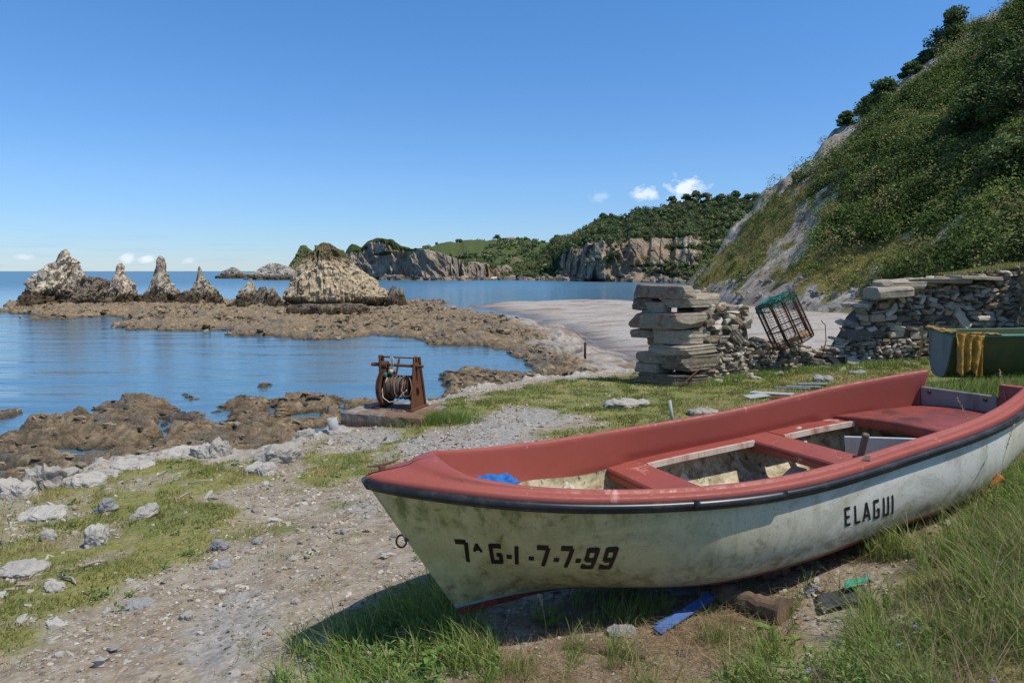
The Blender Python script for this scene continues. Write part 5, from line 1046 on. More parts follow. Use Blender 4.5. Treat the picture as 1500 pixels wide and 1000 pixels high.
m.grid(drape(np.stack([.40 + u * .30, -.055 + v * .12 + .02 * np.sin(u * 8), .80 + .02 * fbm2(u * 5, v * 3, 2, 9) - .02 * u], -1)))
o = m.build('oilskin', yl.m, None, True); md = o.modifiers.new('thick', 'SOLIDIFY'); md.thickness = .006; props(o, 'mustard yellow oilskin trousers draped over the corner of the green dinghy', 'oilskin')
# ------------------------------------------------------------------ rocks in the bank, pebbles, weeds and grass
prock = stonemat('bank_rock', ((.18, .165, .14), (.34, .315, .275), (.50, .475, .43)), lich=.3); srock = stonemat('slate_rock', ((.13, .13, .13), (.24, .24, .24), (.36, .36, .35)), lich=.3)
def rock(u, v, wp, hp, lab, seed, cat='rock', mat=None, tilt=0.0, plates=.35, group=None, dep=.7, name='bank_rock', yaw=None, sink=.38):
    p = hit(u, v, 2.2, 40); Y = p[1]; w_, h_ = wp * Y / 1000, hp * Y / 1000 * .95
    rs_ = np.random.default_rng(seed); P, Q = STB, SQB; e = .30; q = superq(P, e) * np.array([w_ / 2, w_ * dep / 2, h_ / 2]); s = min(w_, h_ * 1.3)
    a = q / s * 2.2 + seed * 3.7; n = fbm3(a[:, 0], a[:, 1], a[:, 2], 5, seed % 50, .6); d = q / (np.linalg.norm(q, axis=1)[:, None] + 1e-9)
    pl = (1 - 2 * np.abs(vn2((q[:, 0] + .35 * q[:, 2]) / s * 5 + seed, q[:, 1] / s * 1.2, seed % 40)))
    q = q + d * (n * s * .38)[:, None]; q[:, 2] += pl * s * plates * .22 * (q[:, 2] > -.1 * h_); q[:, 2] *= 1 + .35 * vn2(q[:, 0] / s * 2 + seed, q[:, 1] / s, 3)
    M = np.array(Euler((rs_.uniform(-.1, .1), tilt, rs_.uniform(-.6, .6) if yaw is None else yaw)).to_matrix()); q = q @ M.T
    o = npmesh(name, q, Q, mat or prock, None, False, {'lc': np.tile([.45 + .4 * rs_.random(), rs_.random() * .6, .5], (len(q), 1))}); zb = gz(p[0], Y + w_ * dep * .3)[0]
    o.location = (p[0], Y + w_ * dep * .3, zb + h_ * (.5 - sink)); return props(o, lab, cat, group)
RK = [(62, 716, 66, 46, 'jagged pale outcrop at the left shore, tallest of the white rocks there', 1, prock, 0, .5), (16, 728, 50, 36, 'pale rock cut by the left edge beside the jagged outcrop', 2, prock, 0, .4), (112, 712, 62, 22, 'low pale rock running right from the jagged outcrop', 3, prock, 0, .3),
      (52, 762, 66, 20, 'flat layered pale rock in the grass below the jagged outcrop', 4, prock, -.1, .3), (68, 792, 20, 24, 'small upright stone below the flat layered rock', 5, prock, .2, .3), (150, 752, 26, 34, 'leaning grey stone in the grass, pointing up right', 6, srock, .6, .3), (138, 800, 32, 40, 'upright rough grey stone standing in the left slope grass', 7, prock, .15, .5),
      (205, 758, 42, 16, 'long smooth white stone lying slantwise in the grass', 8, prock, -.4, .05), (24, 842, 74, 18, 'flat pinkish white slab at the left edge of the grass', 9, prock, -.05, .05), (76, 866, 34, 16, 'small triangular white stone with sticks beside it', 10, prock, .1, .2), (300, 668, 44, 20, 'cluster of thin upright white plates at the shore edge', 11, prock, .2, .6),
      (322, 666, 28, 22, 'narrow white plated rock just right of the plate cluster', 12, prock, .15, .6), (262, 662, 62, 14, 'low white rock on the bank edge above the rock pools', 13, prock, 0, .3), (188, 688, 60, 16, 'white rock on the bank edge left of the low one', 14, prock, 0, .4), (148, 700, 40, 14, 'small pale rock half way along the left bank edge', 15, prock, 0, .3),
      (404, 678, 66, 30, 'big pale ribbed outcrop above the grassy patch', 16, prock, -.1, .35), (378, 694, 46, 20, 'left shoulder of the ribbed outcrop, paler and lower', 17, prock, -.2, .35), (446, 640, 24, 14, 'white rock behind the grassy patch near the grey post', 18, prock, 0, .4), (496, 636, 36, 12, 'pale rock at the foot of the grey post', 19, prock, 0, .3),
      (318, 806, 30, 18, 'dark slanting slate beside the path', 20, srock, -.5, .2), (320, 832, 30, 12, 'smooth blue grey stone on the path below the slate', 21, srock, 0, .0), (272, 908, 24, 14, 'ochre white rock lump on the lower path', 22, prock, 0, .3), (158, 936, 14, 9, 'small white stone low on the left path', 23, prock, 0, .0), (84, 962, 18, 9, 'white stone at the bottom left corner of the path', 24, prock, 0, 0),
      (376, 796, 18, 8, 'flat grey stone in the middle of the path', 25, srock, 0, 0), (500, 782, 20, 10, 'white stone on the path left of the boat bow', 26, prock, 0, 0), (433, 884, 14, 8, 'small white stone on the lower path left of the boat', 27, prock, 0, 0), (200, 890, 40, 10, 'pair of flat stones end to end at the lower grass edge', 28, srock, 0, .1),
      (920, 596, 68, 15, 'large flat white stone in the grass left of the stone pier', 29, prock, -.04, .0), (1032, 607, 44, 11, 'flat white stone in the grass behind the boat', 30, prock, 0, .0), (1208, 558, 26, 12, 'rounded stone at the foot of the low wall', 31, srock, 0, .0), (1258, 548, 24, 8, 'flat grey stone between wall and green dinghy', 32, srock, 0, 0),
      (912, 930, 44, 14, 'dark flat stone in the shade under the boat', 33, srock, 0, 0), (1192, 868, 24, 18, 'angular grey stone beside the brown log', 34, srock, .3, .1), (640, 582, 22, 7, 'pale stone at the right corner of the winch slab', 35, prock, 0, 0), (1010, 868, 60, 10, 'flat grey stone propping the boat from below', 36, srock, 0, 0)]
for u, v, wp, hp, lab, sd, mt, tl, pl_ in RK: rock(u, v, wp, hp, lab, sd, mat=mt, tilt=tl, plates=pl_)
# small islets off the near reef
# pebbles
rg = np.random.default_rng(77)
def polar(n, r0, r1, a0=-40, a1=40, pw=1.0):
    a = np.radians(rg.uniform(a0, a1, n)); r = np.exp(rg.uniform(math.log(r0), math.log(r1), n)) if pw == 0 else (rg.uniform(r0 ** pw, r1 ** pw, n)) ** (1 / pw)
    return r * np.sin(a), r * np.cos(a)
def scatter(name, x, y, size, mat, flat, lab, cat, e=.35, col=None, sinkf=.2, along=None, lng=1.0):
    k = 3; P, Q = weld(*stonetpl(k)); n = len(x); z = gz(x, y); P = superq(P, e)
    ang_ = rg.uniform(0, 6.28, n) if along is None else along + rg.normal(0, .22, n); sx = size * rg.uniform(.7, 1.5, n) * lng; sy = size * rg.uniform(.5, 1.0, n); sz = size * flat * rg.uniform(.5, 1.2, n)
    q = P[None] * np.stack([sx, sy, sz], -1)[:, None] * (1 + .35 * rg.uniform(-1, 1, (n, len(P), 1)))
    tx = rg.normal(0, .25, n)[:, None]; q[..., 2] += q[..., 0] * tx * (1 if along is None else .5)
    X = q[..., 0] * np.cos(ang_)[:, None] - q[..., 1] * np.sin(ang_)[:, None] + x[:, None]; Y = q[..., 0] * np.sin(ang_)[:, None] + q[..., 1] * np.cos(ang_)[:, None] + y[:, None]; Z = q[..., 2] + (z + sz * sinkf)[:, None]
    V = np.stack([X, Y, Z], -1).reshape(-1, 3); F = (Q[None] + (np.arange(n) * len(P))[:, None, None]).reshape(-1, 4)
    cc = rg.random((n, 3)) if col is None else col; o = npmesh(name, V, F, mat, None, False, {'lc': np.repeat(cc, len(P), 0)}); return props(o, lab, cat, kind='stuff')
x, y = polar(60000, 2.6, 14, pw=1.0); A_ = gm(MA, x, y); cl_ = fbm2(x / .5, y / .5, 3, 201)
p_ = (1 - A_[:, 0] * .9) * (1 - A_[:, 2] * .85) * (.35 + ss(-.1, .35, cl_)) * (.6 + .8 * (fbm2(x / 1.3, y / 1.3, 3, 251) > 0)); ok = (rg.random(len(x)) < p_) & (gm(MBm, x, y).max(1) < .3); x, y = x[ok][:17000], y[ok][:17000]
sz = .004 + .016 * rg.random(len(x)) ** 5 + .0016 * rg.random(len(x)) * np.hypot(x, y)
pbm = stonemat('pebbles', ((.16, .135, .10), (.34, .30, .235), (.62, .58, .51)), lich=.2)
scatter('gravel', x, y, sz, pbm, .55, 'pale gravel and stone chips strewn over the dirt path', 'gravel')
x, y = polar(2600, 2.8, 11, -40, 12, pw=1.0); A_ = gm(MA, x, y); ok = (A_[:, 2] < .3) & (rg.random(len(x)) < .35 + .5 * (fbm2(x / .8, y / .8, 3, 231) > .05)) & (A_[:, 0] < .8) & (gm(MBm, x, y).max(1) < .3); x, y = x[ok][:900], y[ok][:900]
scatter('loose_stones', x, y, .016 + .035 * rg.random(len(x)) ** 3, prock, .45, 'loose pale stones scattered along the path and bank', 'stones', .25)
# boulders and cobbles over the reef and beach
x, y = polar(30000, 17, 125, -42, 30, pw=1.3); B_ = gm(MBm, x, y); ok = (B_[:, 1] > .6) & (gz(x, y) > .0) & ((fbm2(x / 3, y / 3, 3, 221) > .05) | (y < 36)); x, y = x[ok][:7000], y[ok][:7000]
rm_ = stonemat('reef_stone', ((.06, .045, .03), (.16, .125, .078), (.32, .26, .175)), lich=.12)
scatter('reef_rubble', x, y, (.05 + .18 * rg.random(len(x)) ** 3) * np.clip(y / 40, .7, 1.6), rm_, .45, 'brown weed covered rubble over the tidal reef', 'rubble', .2, along=np.where((x < -1) & (y < 45), -.36, 1.88), lng=1.5, sinkf=.0)
# angular blocks fallen along the foot of the hill and of the far cliffs
x = rg.uniform(22, 50, 1300); y = rg.uniform(40, 108, 1300); d = x - bxf(y); ok = (np.abs(d) < 2.2) ; x, y = x[ok], y[ok]
scatter('hill_foot_blocks', x, y, .12 + .4 * rg.random(len(x)) ** 4, srock, .8, 'fallen grey blocks along the foot of the hillside', 'rocks', .15)
def line_pts(u0, u1, Ya, Yb, n, jit): t = rg.random(n); Y = Ya + (Yb - Ya) * t + rg.normal(0, jit, n); return ((u0 + (u1 - u0) * t) - 750) / 1000 * Y, Y
k = 3; P0, Q0 = weld(*stonetpl(3)); P0 = superq(P0, .3); VV = []; QQ = []; CCc = []; nn = 0
for (u0, u1, Ya, Yb, n, s0) in ((560, 690, 418, 400, 170, 2.2), (690, 800, 430, 405, 90, 1.8), (790, 960, 398, 335, 260, 2.4), (940, 1100, 335, 290, 130, 2.0), (365, 470, 436, 440, 80, 2.0)):
    X, Y = line_pts(u0, u1, Ya, Yb, n, 3.0); s_ = s0 * (.3 + rg.random(n) ** 2)
    for a, b, s in zip(X, Y, s_):
        VV.append(P0 * (s * rg.uniform(.7, 1.6), s, s * rg.uniform(.4, 1.3)) * (1 + .3 * rg.uniform(-1, 1, (len(P0), 1))) + (a, b - 2, .1)); QQ.append(Q0 + nn); nn += len(P0); CCc.append(np.tile(rg.random(3), (len(P0), 1)))
props(npmesh('shore_boulders', np.concatenate(VV), np.concatenate(QQ), stonemat('shore_boulder', ((.06, .05, .04), (.17, .14, .11), (.33, .29, .24)), lich=.1), None, False, {'lc': np.concatenate(CCc)}), 'dark boulders piled along the waterline of the far cliffs', 'boulders', kind='stuff')
# far cove beach
m = MB(); t = np.linspace(0, 1, 24); P = []
for q in t: u = 690 + 80 * q; Y0 = 452 - 6 * q; P.append([((u - 750) / 1000 * Y, Y, z) for Y, z in ((Y0 - 9, -.4), (Y0 - 2, .8), (Y0 + 8, 2.6), (Y0 + 14, 3.0))])
m.grid(P); sm_ = Mat('cove_shingle', .9, .2); sm_.color(sm_.ramp(sm_.noise(.3, 7, .7), [(.3, (.38, .36, .33)), (.7, (.58, .56, .52))])); props(m.build('cove_beach', sm_.m, None, True), kind='structure')
# ---- grass blades
def blades(name, x, y, h, w, mat, lab, lean=.5, col=None, base=None, seed=0, kind='stuff', cat='grass', parent=None, curl=1.0, wind=(.25, .1), extra=None):
    r = np.random.default_rng(seed); n = len(x); z = gz(x, y) - .01 if base is None else base; a = r.uniform(0, 2 * np.pi, n); ln = lean * r.random(n) ** .7
    dx = np.cos(a) * ln + wind[0] * lean; dy = np.sin(a) * ln + wind[1] * lean; fa = r.uniform(0, 2 * np.pi, n); tx, ty = np.cos(fa), np.sin(fa)
    K = 4; V = np.zeros((n, K, 2, 3))
    for k in range(K):
        t = k / (K - 1); c = t ** (1 + curl * .8); wd = w * (1 - t ** 1.8 * .93) * .5
        cx = x + dx * h * c; cy = y + dy * h * c; cz = z + h * (t - .35 * ln * t * t)
        for s in (0, 1): sg = 1 if s else -1; V[:, k, s, 0] = cx + sg * tx * wd; V[:, k, s, 1] = cy + sg * ty * wd; V[:, k, s, 2] = cz
    b = np.arange(n)[:, None] * (K * 2); Q = np.concatenate([np.stack([b[:, 0] + 2 * k, b[:, 0] + 2 * k + 1, b[:, 0] + 2 * k + 3, b[:, 0] + 2 * k + 2], -1) for k in range(K - 1)])
    cc = np.stack([np.repeat(r.random(n) if col is None else col, K * 2), np.repeat(r.random(n), K * 2), np.tile(np.repeat(np.linspace(0, 1, K), 2), n)], -1)
    o = npmesh(name, V.reshape(-1, 3), Q, mat, parent, True, {'lc': cc}); return props(o, lab, cat, kind=kind)
gl1 = leafmat('turf_blades', (.10, .12, .025), (.22, .25, .06), (.42, .40, .14), (.50, .40, .20), .8, .4)
gl2 = leafmat('long_grass', (.08, .14, .024), (.19, .30, .055), (.36, .46, .13), (.52, .43, .22), .75, .45)
gl3 = leafmat('dead_grass', (.14, .095, .05), (.28, .20, .115), (.45, .35, .22), None, 0, .3)
gl4 = leafmat('weed_leaves', (.06, .11, .022), (.13, .22, .045), (.25, .36, .09), None, 0, .35)
x, y = polar(420000, 3.2, 17.5, -41, 40, pw=1.15); A_ = gm(MA, x, y)[:, 0]; cl_ = fbm2(x / .25, y / .25, 3, 203); big = (x > 1.0) & (y < 8) & (x > y * .25)
ok = (rg.random(len(x)) < A_ ** 1.5 * np.clip(.45 + cl_ * 1.6, .03, 1)) & ~(big & (y < 4.6)); x, y, cl_ = x[ok][:150000], y[ok][:150000], cl_[ok][:150000]
dr = np.hypot(x, y); hn = fbm2(x / .8, y / .8, 3, 204)
blades('turf', x, y, (.028 + .03 * rg.random(len(x)) + .05 * np.clip(hn, 0, 1)) * (.8 + dr * .035), .0028 + .00075 * dr, gl1, 'short mixed green and yellow turf on the bank', .9, np.clip(.5 + hn * .9 + rg.normal(size=len(x)) * .16, 0, 1), seed=31)
px, py = [np.repeat(q_, 16) + rg.normal(0, .28, len(q_) * 16) for q_ in SLOPE]; blades('slope_grass', px, py, .22 + .38 * rg.random(len(px)), .055 + 0 * px, ly, 'yellow green grass on the lower slope of the hill', 1.1, seed=43)
# long grass: two near masses
def inpoly(x, y, p, mg=.0): return sdist(x, y, p, 3) > mg
LG1 = PG([(395, 1030), (430, 965), (515, 900), (600, 856), (640, 856), (692, 915), (720, 1030)], 3.5); LG2 = PG([(860, 1060), (930, 1000), (1020, 958), (1120, 935), (1205, 915), (1300, 875), (1375, 810), (1440, 735), (1500, 655), (1560, 600), (1900, 600), (1900, 1300), (900, 1300)], 3.95)
x, y = polar(150000, 2.1, 6.2, -24, 58, pw=1.2); cl_ = fbm2(x / .22, y / .22, 3, 205)
i1 = sdist(x, y, LG1, 2) + fbm2(x / .15, y / .15, 3, 206) * .35 > 0; i2 = sdist(x, y, LG2, 2) + fbm2(x / .2, y / .2, 3, 206) * .5 > 0
ok = (i1 | i2) & (rg.random(len(x)) < np.clip(.5 + cl_ * 1.4, .06, 1)); x, y, cl_, i1 = x[ok][:70000], y[ok][:70000], cl_[ok][:70000], i1[ok][:70000]
tall = np.clip((x - 1.2) / 2.0, 0, 1) * (y > 2.9); hh_ = np.where(i1, .08 + .15 * rg.random(len(x)), .06 + .12 * rg.random(len(x)) + .13 * tall * rg.random(len(x))) * (1 + .7 * cl_)
blades('long_grass', x, y, np.clip(hh_, .03, .5), .0035 + .003 * rg.random(len(x)), gl2, 'tangled long green grass in the foreground and around the boat stern', .85, np.clip(np.where(rg.random(len(x)) < .22, .9, rg.beta(2, 2.6, len(x)) * .9 + cl_ * .25), 0, 1), seed=32, wind=(-.25, .1))
x, y = polar(110000, 2.2, 6.0, -22, 45, pw=1.2); w_ = gm(MA, x, y); ok = (rg.random(len(x)) < np.maximum(w_[:, 2], .30 * (sdist(x, y, LG2, 2) > 0)) * .8); x, y = x[ok][:30000], y[ok][:30000]
blades('straw', x, y, .03 + .10 * rg.random(len(x)), .0025 + 0 * x, gl3, 'brown dead grass litter in front of and under the boat', 2.6, seed=33, curl=.2, wind=(0, 0))
# broad leaved weeds
def leaves(name, C, L, W_, el, az_, mat, col, lab=None, parent=None, bend=.5):
    n = len(C); K = 6; t = np.linspace(0, 1, K); prof = np.sin(np.pi * np.clip(t * .93 + .04, 0, 1)) ** .8; d = np.stack([np.cos(az_), np.sin(az_)], -1); s = np.stack([-np.sin(az_), np.cos(az_)], -1)
    V = np.zeros((n, K, 3, 3))
    for k in range(K):
        run = L * t[k] * np.cos(el); up = L * t[k] * np.sin(el) - bend * L * t[k] ** 2 * .5
        for j, q in enumerate((-1, 0, 1)):
            off = q * W_ * prof[k] * .5; V[:, k, j, 0] = C[:, 0] + d[:, 0] * run + s[:, 0] * off; V[:, k, j, 1] = C[:, 1] + d[:, 1] * run + s[:, 1] * off; V[:, k, j, 2] = C[:, 2] + up + abs(q) * W_ * .16 * prof[k]
    b = np.arange(n)[:, None] * (K * 3); Q = np.concatenate([np.stack([b[:, 0] + 3 * k + j, b[:, 0] + 3 * k + j + 1, b[:, 0] + 3 * k + j + 4, b[:, 0] + 3 * k + j + 3], -1) for k in range(K - 1) for j in (0, 1)])
    cc = np.stack([np.repeat(col, K * 3), np.repeat(np.random.default_rng(4).random(n), K * 3), np.zeros(n * K * 3)], -1); return npmesh(name, V.reshape(-1, 3), Q, mat, parent, True, {'lc': cc})
def weedpatch(px_, py_, per, L, W_, hgt):
    n = len(px_) * per; i = np.repeat(np.arange(len(px_)), per); az_ = rg.uniform(0, 6.28, n); C = np.stack([px_[i] + rg.normal(0, .02, n), py_[i] + rg.normal(0, .02, n), gz(px_, py_)[i] + rg.random(n) * hgt], -1)
    return C, L * rg.uniform(.5, 1.2, n), W_ * rg.uniform(.6, 1.2, n), rg.uniform(.2, 1.2, n), az_
x, y = polar(4000, 2.6, 4.6, -22, 2, pw=1.2); ok = sdist(x, y, LG1, 2) > -.05; x, y = x[ok][:190], y[ok][:190]
C, L_, W2, el_, az2 = weedpatch(x, y, 10, .06, .012, .08); props(leaves('leafy_weeds', C, L_, W2, el_, az2, gl4, rg.random(len(C))), 'dark green leafy weeds in the shade of the boat bow', 'weeds', kind='stuff')
x, y = polar(9000, 2.3, 6.0, 8, 46, pw=1.2); ok = (sdist(x, y, LG2, 2) > .05) & (fbm2(x / .5, y / .5, 3, 211) > .02); x, y = x[ok][:700], y[ok][:700]
C, L_, W2, el_, az2 = weedpatch(x, y, 16, .028, .009, .14); props(leaves('small_weeds', C, L_, W2, el_, az2, gl4, rg.random(len(C))), 'small leaved green weeds mixed into the right hand grass', 'weeds', kind='stuff')
x, y = polar(9000, 4.0, 15.0, -35, 32, pw=1.1); A_ = gm(MA, x, y)[:, 0]; ok = (rg.random(len(x)) < (A_ * .35 + .03) * (fbm2(x / .6, y / .6, 3, 213) > .12)); x, y = x[ok][:170], y[ok][:170]
C, L_, W2, el_, az2 = weedpatch(x, y, 12, .038, .018, .05); props(leaves('bank_weeds', C, L_, W2, el_, az2, gl4, rg.random(len(C)) * .5), 'bright green broad leaved weeds dotted over the bank', 'weeds', kind='stuff')
for i, (u, v, n, L, Wd, lab) in enumerate([(805, 918, 14, .07, .06, 'bushy plant with round light green leaves under the boat bow'), (575, 905, 9, .26, .035, 'plant with long broad arching leaves beside the boat bow'), (640, 985, 12, .09, .05, 'dull green broad leaved plant at the bottom edge below the bow'), (1130, 940, 7, .16, .03, 'flat strap leaved plant in the straw in front of the boat')]):
    p = hit(u, v, 2, 9); e = empty('broadleaf_plant', tuple(p), label=lab, cat='plant'); q = np.random.default_rng(i + 60)
    C = np.stack([q.normal(0, .035, n), q.normal(0, .03, n), q.random(n) * (.10 if i in (0, 2) else .02)], -1)
    o = leaves('leaf', C, L * q.uniform(.6, 1.1, n), Wd * q.uniform(.7, 1.1, n), q.uniform(.3, 1.2, n), q.uniform(0, 6.28, n), gl4, .5 + .4 * q.random(n), parent=e, bend=.9); o.name = 'foliage'
    MB().tube([(0, 0, -.02), (.005, 0, .05), (.01, .005, .10 if i in (0, 2) else .03)], [.004, .003, .002], 5).build('stem', gl4, e)
# tall seeding stalks
stm = leafmat('dry_stalk', (.25, .20, .10), (.42, .34, .19), (.55, .46, .28))
for i, (u, v, h, lx, ly, lab) in enumerate([(1330, 790, .62, -.62, .25, 'tall bleached grass stalk arching left across the hull near the name'), (1360, 800, .42, -.5, .2, 'green bent stalk beside the bleached one'), (800, 935, .24, -.15, 0, 'single grass stalk with fat pale seed head under the bow'), (1438, 720, .62, -.15, .3, 'thin stalk rising past the stern of the boat'),
        (1478, 700, .75, .05, .3, 'tallest seeding grass stalk at the right edge'), (1455, 760, .55, .3, .2, 'stalk leaning right out of the tall grass'), (935, 985, .2, -.05, 0, 'plain green upright stalk in the bottom middle grass'), (1230, 985, .3, -.3, .1, 'broken straw coloured stalk in the bottom right grass')]):
    p = hit(u, v, 2, 9); t = np.linspace(0, 1, 14)[:, None]; e = empty('grass_stalk', tuple(p), label=lab, cat='grass stalk')
    c = np.array([lx, ly, 0]) * h * t ** 2 + np.array([0, 0, 1]) * h * (t - .25 * t * t * (abs(lx) > .4)); m = MB().tube(c, np.linspace(.0024, .0012, 14), 5); st_ = m.build('stem', stm, e, True)
    me = st_.data.attributes.new('lc', 'FLOAT_COLOR', 'POINT'); me.data.foreach_set('color', np.tile([.2 + .1 * i % .8, .5, .5, 1], len(st_.data.vertices)).astype(np.float32))
    if i not in (1, 6):
        m = MB(); q = np.random.default_rng(i)
        for k in range(46):
            f = .74 + .26 * k / 46; b = np.array([np.interp(f, t[:, 0], c[:, j]) for j in range(3)]); dd = q.normal(size=3) * [1, 1, .4] + [0, 0, .9]; dd /= np.linalg.norm(dd); m.tube([b, b + dd * .007, b + dd * .013], [.0008, .0022, .0005], 4, cap=False)
        s2 = m.build('seed_head', stm, e); me = s2.data.attributes.new('lc', 'FLOAT_COLOR', 'POINT'); me.data.foreach_set('color', np.tile([.8, .5, .5, 1], len(s2.data.vertices)).astype(np.float32))
# ------------------------------------------------------------------ litter and small man-made things
def gp3(u, v): return hit(u, v, 2, 30)
bp = paint('blue_paint', (.05, .13, .34), (.02, .04, .10), .6, .6, 8, worn=(.20, .17, .13)); lg = paint('log_wood', (.17, .115, .075), (.06, .042, .03), .8, .9, 6, .2)
a, b = gp3(962, 930), gp3(1042, 884); mid = (a + b) / 2; d = b - a; m = MB().box(mid + [0, 0, .035], (np.linalg.norm(d), .055, .012), (R(10), -.1, math.atan2(d[1], d[0])), bev=.003); m.box(mid + [-.02, .03, .025], (np.linalg.norm(d) * .8, .03, .012), (R(-20), -.08, math.atan2(d[1], d[0]) - .06), bev=.003); props(m.build('plank', bp.m), 'splintered blue painted plank sticking out from under the boat', 'plank')
def log(a, b, r, lab, seed):
    a = np.array(a); b = np.array(b); t = np.linspace(0, 1, 20)[:, None]; c = a + (b - a) * t; rr = r * (1 + .25 * vn2(t[:, 0] * 5 + seed, t[:, 0] * 0, seed)); o = MB().tube(c, rr, 14).build('log', lg.m, None, False)
    V = np.zeros(len(o.data.vertices) * 3, np.float32); o.data.vertices.foreach_get('co', V); V = V.reshape(-1, 3); V += (fbm3(V[:, 0] * 18, V[:, 1] * 18, V[:, 2] * 18, 3, seed) * r * .35)[:, None]; o.data.vertices.foreach_set('co', V.ravel()); return props(o, lab, 'log')
a, b = gp3(1050, 878), gp3(1150, 908); log(a + [0, 0, .04], b + [0, 0, .04], .052, 'weathered brown log lying under the middle of the boat', 3)
a, b = gp3(830, 948), gp3(948, 966); log(a + [0, 0, .012], b + [0, 0, .012], .028, 'half buried grey brown branch in the straw at the bottom', 5)
a, b = gp3(1120, 862), gp3(1160, 850); log(a + [0, .1, .03], b + [0, .1, .04], .045, 'short dark wood stump in shade behind the brown log', 7)
p = gp3(1235, 880); sl = paint('slate_sheet', (.045, .048, .055), (.10, .09, .08), .6, .7, 8); u, v = np.meshgrid(np.linspace(0, 1, 16), np.linspace(0, 1, 12), indexing='ij')
wx_ = lambda u, v, a, b: np.stack([p[0] + (u - .5) * a + (v - .5) * .05, p[1] + (v - .5) * b, gz((p[0] + (u - .5) * a).ravel(), (p[1] + (v - .5) * b).ravel()).reshape(u.shape) + .02 + .015 * fbm2(u * 4, v * 4, 3, 8)], -1)
cloth('roofing_felt', wx_(u, v, .26, .18), sl.m, .004, label='dark torn sheet lying in the straw in front of the boat', cat='sheet')
gf = paint('green_sheet', (.03, .30, .19), (.05, .10, .07), .5, .5, 14); p = gp3(1256, 866)
us = u * (.5 + .5 * v); cloth('plastic_scrap', wx_(us, v, .14, .10) + [0, 0, .03], gf.m, .003, label='torn bright green plastic scrap on the dark sheet', cat='plastic')
p = gp3(1452, 735) + np.array([0, 0, .05]); of = paint('orange_plastic', (.50, .17, .03), (.2, .1, .04), .6, .5, 20); m = MB(); t = np.linspace(0, 1, 12); m.tube([(p[0] - .05 + .10 * q, p[1], p[2] + .05 * q + .07 * q) for q in t], [.020 + .005 * (i % 2) for i in range(12)], 12); props(m.build('float', of.m, None, True), 'rusty orange ribbed float half hidden in the grass by the stern', 'float')
ps = paint('grey_post', (.34, .36, .34), (.2, .2, .18), .5, .7, 12); p = gp3(490, 634); o = MB().lathe([(-.12, .0), (-.12, .078), (.19, .078), (.19, .066), (.12, .066), (.12, 0)], 2, (0, 0, 0), 24).build('pipe_stub', ps.m, None, True); o.location = p + np.array([0, 0, .05]); o.rotation_euler = (0, R(-12), 0); props(o, 'short grey concrete pipe standing at the bank edge left of the winch', 'pipe')
p = gp3(987, 617); o = MB().tube([(0, 0, -.1), (-.07, 0, .31)], .026, 12).build('stake', ps.m, None, True); o.location = p; props(o, 'leaning grey metal stake in the grass behind the boat', 'stake')
p = np.array([*G(857, 520, .6), .6]); o = MB().tube([(0, 0, -.4), (0, 0, .75)], .07, 8).build('mooring_post', rust2.m, None, True); o.location = p; props(o, 'thin dark iron post standing on the reef near the beach', 'post')
# pile of slates and boards behind the boat
sp_ = stonemat('slate_board', ((.09, .095, .10), (.17, .18, .19), (.28, .28, .28)), lich=.2); wb = paint('weathered_board', (.24, .20, .17), (.09, .07, .06), .7, .9, 9, (.25))if False else None
for i, (u, v, l, w_, yw, lab, mt) in enumerate([(1160, 572, .62, .12, -.55, 'dark slate strip, front one behind the boat', sp_), (1176, 570, .60, .12, -.5, 'dark slate strip next behind the front one', sp_), (1190, 566, .5, .12, -.45, 'rearmost dark slate strip by the low wall', sp_), (1130, 580, .7, .16, -.7, 'long grey board lying left of the slate strips', None), (1150, 586, .5, .14, -.2, 'reddish broken tile board beside the grey board', rust.m), (1108, 584, .4, .2, .3, 'pale grey flat board end in the weeds', None)]):
    p = gp3(u, v); o = MB().box((0, 0, 0), (l, w_, .02), (.05, -.06, yw), bev=.004).build('slate_strip' if mt is sp_ else 'board', mt or ps.m)
    if mt is sp_: at_ = o.data.attributes.new('lc', 'FLOAT_COLOR', 'POINT'); at_.data.foreach_set('color', np.tile([.3 + .2 * i, .1, .5, 1], len(o.data.vertices)).astype(np.float32))
    o.location = p + np.array([0, 0, .05]); props(o, lab, 'slate' if mt is sp_ else 'board')
# driftwood sticks on the left slope
dw = paint('driftwood', (.34, .30, .25), (.16, .13, .10), .6, .9, 10)
for i, (u0, v0, u1, v1, r, lab) in enumerate([(118, 833, 156, 824, .012, 'pale driftwood stick lying across the left grass'), (90, 848, 112, 858, .009, 'small dark stick beside the triangular white stone'), (258, 733, 282, 722, .010, 'dark stick on the bare patch above the left grass'), (275, 710, 312, 706, .008, 'long thin twig near the bank edge'), (232, 698, 246, 690, .008, 'short twig by the low white rock')]):
    a, b = gp3(u0, v0), gp3(u1, v1); md_ = (a + b) / 2; c = np.stack([a, md_ + [.02, .01, .02], b]) + [0, 0, .015]; props(MB().tube(c, [r, r, r * .5], 6).build('driftwood_stick', dw.m, None, True), lab, 'stick')
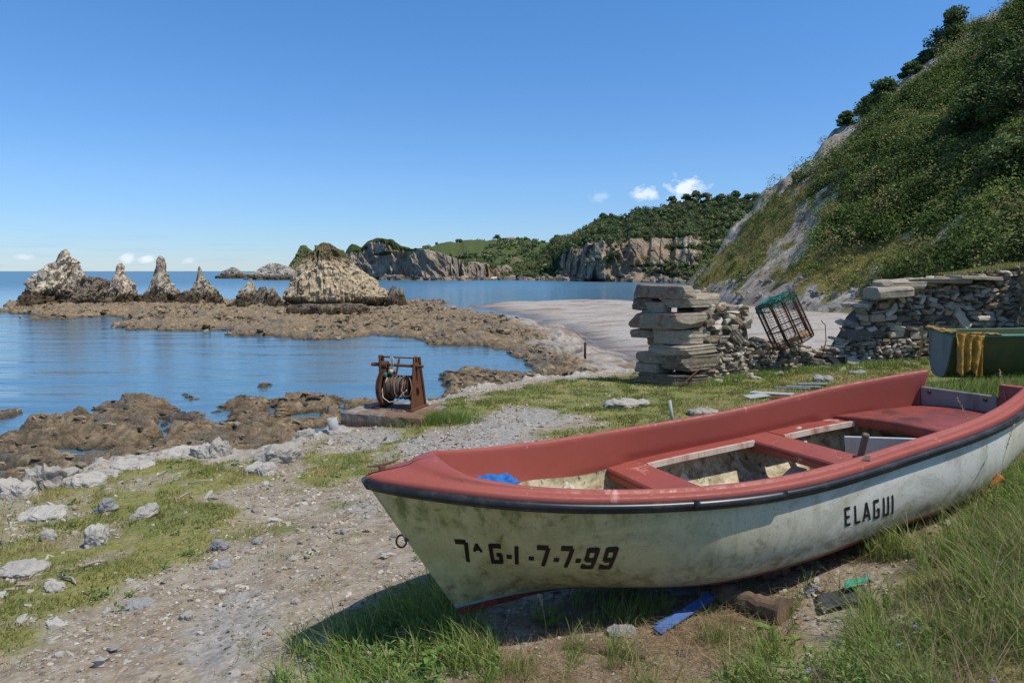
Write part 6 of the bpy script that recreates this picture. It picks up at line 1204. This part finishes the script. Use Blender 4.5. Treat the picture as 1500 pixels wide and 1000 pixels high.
# grass growing on top of the right end of the wall and in tufts along its foot
x = rg.uniform(9.6, 11.3, 2600); y = 15.25 + rg.normal(0, .15, 2600); blades('wall_top_grass', x, y, .05 + .12 * rg.random(2600) * ss(9.6, 11, x), .009 + 0 * x, gl1, 'grass growing on top of the right end of the wall', .9, base=5.42 + .10 * (x - 9.6) + 0 * x, seed=35)
s = rg.uniform(0, WS[-1], 9000); x = np.interp(s, WS, WP[:, 0]) + rg.normal(0, .12, 9000); y = np.interp(s, WS, WP[:, 1]) - .05 - np.abs(rg.normal(0, .25, 9000)); ok = fbm2(x / .5, y / .5, 3, 240) > -.05; x, y = x[ok], y[ok]
blades('wall_foot_grass', x, y, .08 + .13 * rg.random(len(x)), .010 + 0 * x, gl2, 'long soft grass along the foot of the stone wall', .9, seed=36)
x = rg.normal(7.7, .8, 7000); y = rg.normal(10.45, .28, 7000) - (x - 7.2) * .2; blades('dinghy_grass', x, y, .10 + .25 * rg.random(7000), .008 + 0 * x, gl2, 'tall grass standing in front of the green dinghy', .7, seed=37)
xw = rg.normal(0, 1, 5000); x = -1.28 + xw * .30; y = 10.55 - xw * .02 + rg.normal(0, .12, 5000); blades('winch_grass', x, y, .10 + .16 * rg.random(5000), .007 + 0 * x, gl2, 'thick green tuft of grass over the right corner of the winch slab', .9, seed=38)

# sparse green tufts and weeds coming up through the straw in front of the boat
x, y = polar(40000, 2.4, 5.2, -14, 30, pw=1.2); ok = (gm(MA, x, y)[:, 2] > .4) & (fbm2(x / .16, y / .16, 3, 261) > .12); x, y = x[ok][:9500], y[ok][:9500]
blades('straw_grass', x, y, .05 + .14 * rg.random(len(x)), .0035 + 0 * x, gl2, 'thin green tufts growing through the straw in front of the boat', .9, seed=41)
x, y = polar(9000, 2.6, 9, -38, 10, pw=1.1); ok = (gm(MA, x, y)[:, 0] < .5) & (fbm2(x / .35, y / .35, 3, 263) > .25) & (gm(MBm, x, y).max(1) < .3); x, y = x[ok][:520], y[ok][:520]
x = np.repeat(x, 14) + rg.normal(0, .025, len(x) * 14); y = np.repeat(y, 14) + rg.normal(0, .025, len(y) * 14)
blades('path_tufts', x, y, .02 + .035 * rg.random(len(x)), .0035 + 0 * x, gl1, 'scattered small grass tufts on the stony path', 1.1, seed=42)
x, y = polar(3000, 2.6, 5.5, 20, 44, pw=1.1); ok = sdist(x, y, LG2, 2) > .3; x, y = x[ok][:26], y[ok][:26]; bf = Mat('blue_petals', .6, .2); bf.color((.15, .14, .36))
C = np.stack([np.repeat(x, 5), np.repeat(y, 5), np.repeat(gz(x, y) + rg.uniform(.12, .26, len(x)), 5)], -1); props(leaves('wild_flowers', C, np.full(len(C), .009), np.full(len(C), .006), np.full(len(C), .3), np.tile(np.arange(5) * 1.257, len(x)), bf.m, rg.random(len(C))), 'tiny violet blue wild flowers in the right hand grass', 'flowers', kind='stuff')

x, y = polar(20000, 2.4, 6.0, 6, 48, pw=1.2); ok = (sdist(x, y, LG2, 2) > .1) & (fbm2(x / .4, y / .4, 3, 271) > .0); x, y = x[ok][:2600], y[ok][:2600]
blades('dry_stems', x, y, .14 + .30 * rg.random(len(x)) * np.clip((x - .6) / 1.6, .2, 1), .0028 + 0 * x, gl3, 'bleached dry stems tangled through the right hand grass', 1.5, seed=44)
